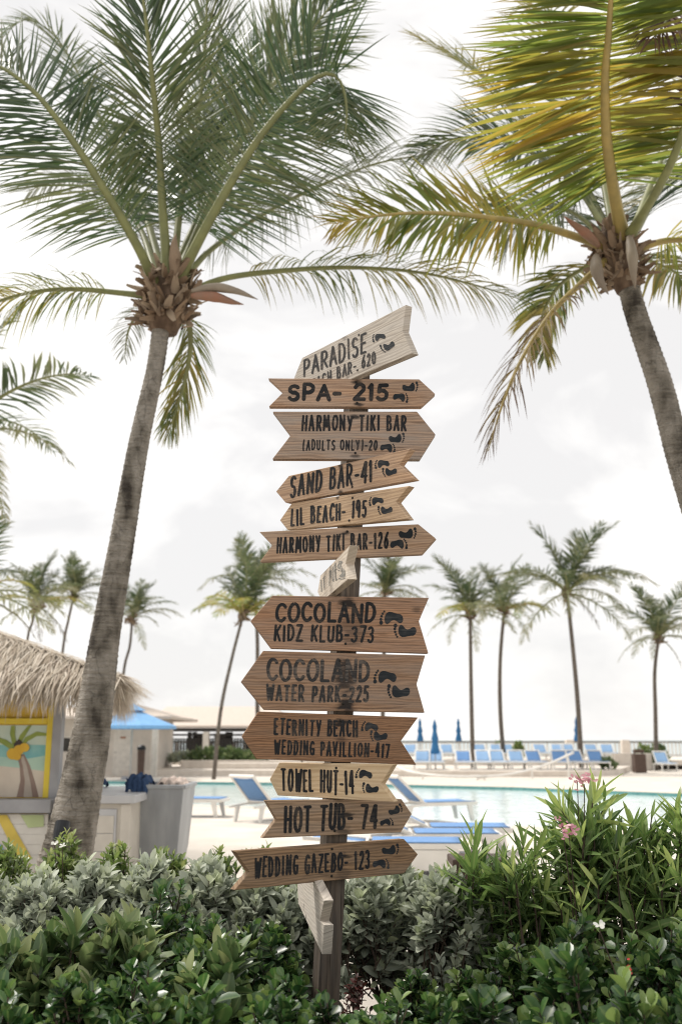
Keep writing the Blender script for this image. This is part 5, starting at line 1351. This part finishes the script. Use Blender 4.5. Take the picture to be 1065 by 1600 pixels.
# pavilion with dark slatted rail
pd_ = 58
pv = empty('open_pavilion', (W(340, pd_), pd_, 0), 'long open pavilion with a pale roof and dark slatted railing left of the signpost', 'pavilion')
xa, xb_ = W(226, pd_), W(452, pd_)
ze, zr = Z(1134, pd_ - 1), Z(1104, pd_ + 4)
MB().add([(xa, pd_ - 1.2, ze), (xb_, pd_ - 1.2, ze), (xb_ - 1, pd_ + 4, zr), (xa + .5, pd_ + 4, zr), (xb_, pd_ + 9, ze), (xa, pd_ + 9, ze), (xa, pd_ - 1.2, ze - .12), (xb_, pd_ - 1.2, ze - .12)],
         [(0, 1, 2, 3), (3, 2, 4, 5), (0, 6, 7, 1), (0, 3, 5), (1, 4, 2)]).build('roof', M_roof, pv)
MB().box((xa + .1, pd_ - .9, ze - .32), (xb_ - .1, pd_ - .7, ze - .125)).build('beam', M_dark, pv)
for px in (236, 262, 292, 300, 325, 352, 357, 384, 405, 432):
    x = W(px, pd_)
    wide = px in (325, 405)
    MB().box((x - (.17 if wide else .12), pd_ - .95 if wide else pd_ + 1.0, 0), (x + (.17 if wide else .12), pd_ - .6 if wide else pd_ + 1.2, ze - .33)).build('post', M_wht if wide else M_dark, pv)
rl = MB()
for k_ in range(int((xb_ - xa) / .16)):
    x = xa + k_ * .16; rl.box((x, pd_ - .4, .15), (x + .12, pd_ - .34, Z(1153, pd_)))
for z in (.3, Z(1150, pd_)): rl.box((xa, pd_ - .46, z), (xb_, pd_ - .41, z + .12))
rl.build('slatted_railing', M_dark, pv)
bw = MB()
for a, b2 in ((236, 262), (300, 318), (330, 352), (384, 400)):
    bw.box((W(a, pd_), pd_ + 1.3, 0), (W(b2, pd_), pd_ + 1.36, ze - .4))
bw.build('back_screen', pm('grey_screen', (.17, .165, .16)), pv)
# planter in front of the pavilion
qd = 49
pl = empty('planter_wall', (W(350, qd), qd, 0), 'low cream planter wall across the pool, left of the signpost', 'planter')
MB().box((W(283, qd), qd, 0), (W(470, qd), qd + .25, Z(1188, qd))).build('front_wall', M_cream, pl, bevel=.02)
MB().box((W(345, qd), qd - 1.3, 0), (W(480, qd), qd - .01, Z(1192, qd - .6))).build('step_wall', M_cream, pl, bevel=.02)
MB().box((W(283, qd), qd + .251, .02), (W(470, qd), qd + 3, Z(1190, qd))).build('soil', M_soil, pl)
def bush(label, px, d, y0, y1, wpx, mat, n, group=None, name='round_bush'):
    x = W(px, d); zt_, zb_ = Z(y0, d), Z(y1, d); rx = wpx / 2 / F * d; rz = (zt_ - zb_)
    root = empty(name, (x, d, zb_), label, 'bush', group)
    v = rng.normal(0, 1, (n, 3)); v = nrm(v); v[:, 2] = np.abs(v[:, 2])
    rr_ = rng.uniform(.55, 1.05, n) ** .6 * (1 + .18 * np.sin(v[:, 0] * 7 + px) * np.cos(v[:, 1] * 6))
    p = np.array([x, d, zb_]) + v * rr_[:, None] * np.array([rx, rx * .8, rz])
    leaf_batch('foliage', root, T_EL, p, v + rng.normal(0, .6, (n, 3)) + np.array([0, 0, .4]), v + rng.normal(0, .5, (n, 3)), rng.uniform(.12, .24, n), rng.uniform(.06, .11, n), mat)
    MB().tube([Vector((x, d, zb_ - .3)), Vector((x, d, zb_ + rz * .6))], [.05, .02], 6).build('stem', M_twig, root)
GBH = 'bushes across the pool'
bush('pale green bush at the left end of the cream planter', 290, qd + 1.4, 1177, 1190, 46, M_silv, 700, GBH)
bush('dark green bush in the left half of the cream planter', 325, qd + 1.2, 1170, 1190, 60, M_clus, 1100, GBH)
bush('dark green bush in the middle of the cream planter', 360, qd + 1.4, 1171, 1190, 52, M_clus, 1000, GBH)
bush('low green bush at the sign end of the cream planter', 392, qd + 1.2, 1177, 1190, 50, M_clus, 800, GBH)
bush('yellow-green bush between the back row loungers', 809, 57, 1161, 1182, 14, M_back, 450, GBH)
bush('small yellowish bush behind the back row loungers', 777, 61, 1160, 1182, 14, M_back, 350, GBH)
bush('bush at the foot of the lone palm near the railing', 1026, 55, 1163, 1192, 26, M_clus, 600, GBH)
bush('low yellow-green bush left of the lone palm foot', 1003, 56, 1166, 1190, 26, M_back, 500, GBH)
bush('low bush at the right end of the front lounger row', 948, 47, 1186, 1200, 20, M_clus, 300, GBH)
# brown towel bin and cream walls at the terrace end
d = 50; x = W(995, d)
bb = empty('waste_bin', (x, d, 0), 'brown bin standing on the deck before the railing at the right', 'bin')
MB().box((x - .28, d - .3, .02), (x + .28, d + .3, Z(1178, d))).build('bin_body', M_bin2, bb, bevel=.03)
MB().box((x - .22, d - .24, Z(1178, d) + .06), (x + .22, d + .24, Z(1171, d))).build('bin_lid', M_bin2, bb, bevel=.04)
for s in (-1, 1): MB().box((x + s * .19 - .03, d - .03, Z(1178, d)), (x + s * .19 + .03, d + .03, Z(1178, d) + .06)).build('lid_post', M_bin2, bb)
lw = props(MB().box((W(958, 54), 54, 0), (W(1016, 54), 54.6, Z(1177, 54))).build('garden_wall', M_cream, None, bevel=.03, org=(W(987, 54), 54, 0)), 'low cream wall behind the brown bin', 'wall')
pr_ = props(MB().box((W(884, 64), 64, 0), (W(896, 64), 64.5, Z(1156, 64))).build('wall_pillar', M_cream, None, bevel=.03, org=(W(890, 64), 64, 0)), 'cream pillar in the railing right of the leaning palm', 'pillar', 'pillars in the railing')
o = pr_.copy(); COL.objects.link(o); o.location.x = W(977, 64); props(o, 'cream pillar in the railing above the brown bin', 'pillar')
# railing along the sea
rd_ = 65
rl = empty('sea_railing', (10, rd_, TZ2), 'long pale baluster railing with a dark top rail along the sea', 'railing')
zt_ = Z(1158, rd_)
bl_ = MB(); x = -34.0
while x < 40:
    bl_.box((x, rd_ - .04, TZ2 + .02), (x + .09, rd_ + .04, zt_ - .12)); x += .24
o = bl_.build('baluster', M_resin, rl); o['kind'] = 'stuff'
MB().box((-34, rd_ - .09, zt_ - .11), (40, rd_ + .09, zt_)).build('top_rail', pm('grey_rail', (.22, .20, .18), rough=.7), rl)
MB().box((-34, rd_ - .05, TZ2 + .05), (40, rd_ - .041, TZ2 + .16)).build('bottom_rail', M_resin, rl)
# white handrails curving down to the pool
for pts, lab in [([(602, 1172, 44), (612, 1192, 43), (640, 1206, 42), (700, 1213, 41), (760, 1213, 41)], 'white curved handrail sweeping along the pool edge near the sign'),
                 ([(745, 1215, 41), (800, 1209, 42), (850, 1196, 43), (895, 1176, 44)], 'white handrail rising in front of the lounger row')]:
    c_ = spline([P(*p) for p in pts], 16)
    o0 = G(pts[len(pts) // 2][0], 1215)
    hr = empty('handrail', o0, lab, 'handrail')
    MB().tube([Vector(p) for p in c_], .05, 8).build('rail', M_resin, hr, smooth=True)
    for i in (1, 8, 14):
        p = Vector(c_[i]); MB().tube([Vector((p.x, p.y, .0)), p], .035, 6).build('upright', M_resin, hr)
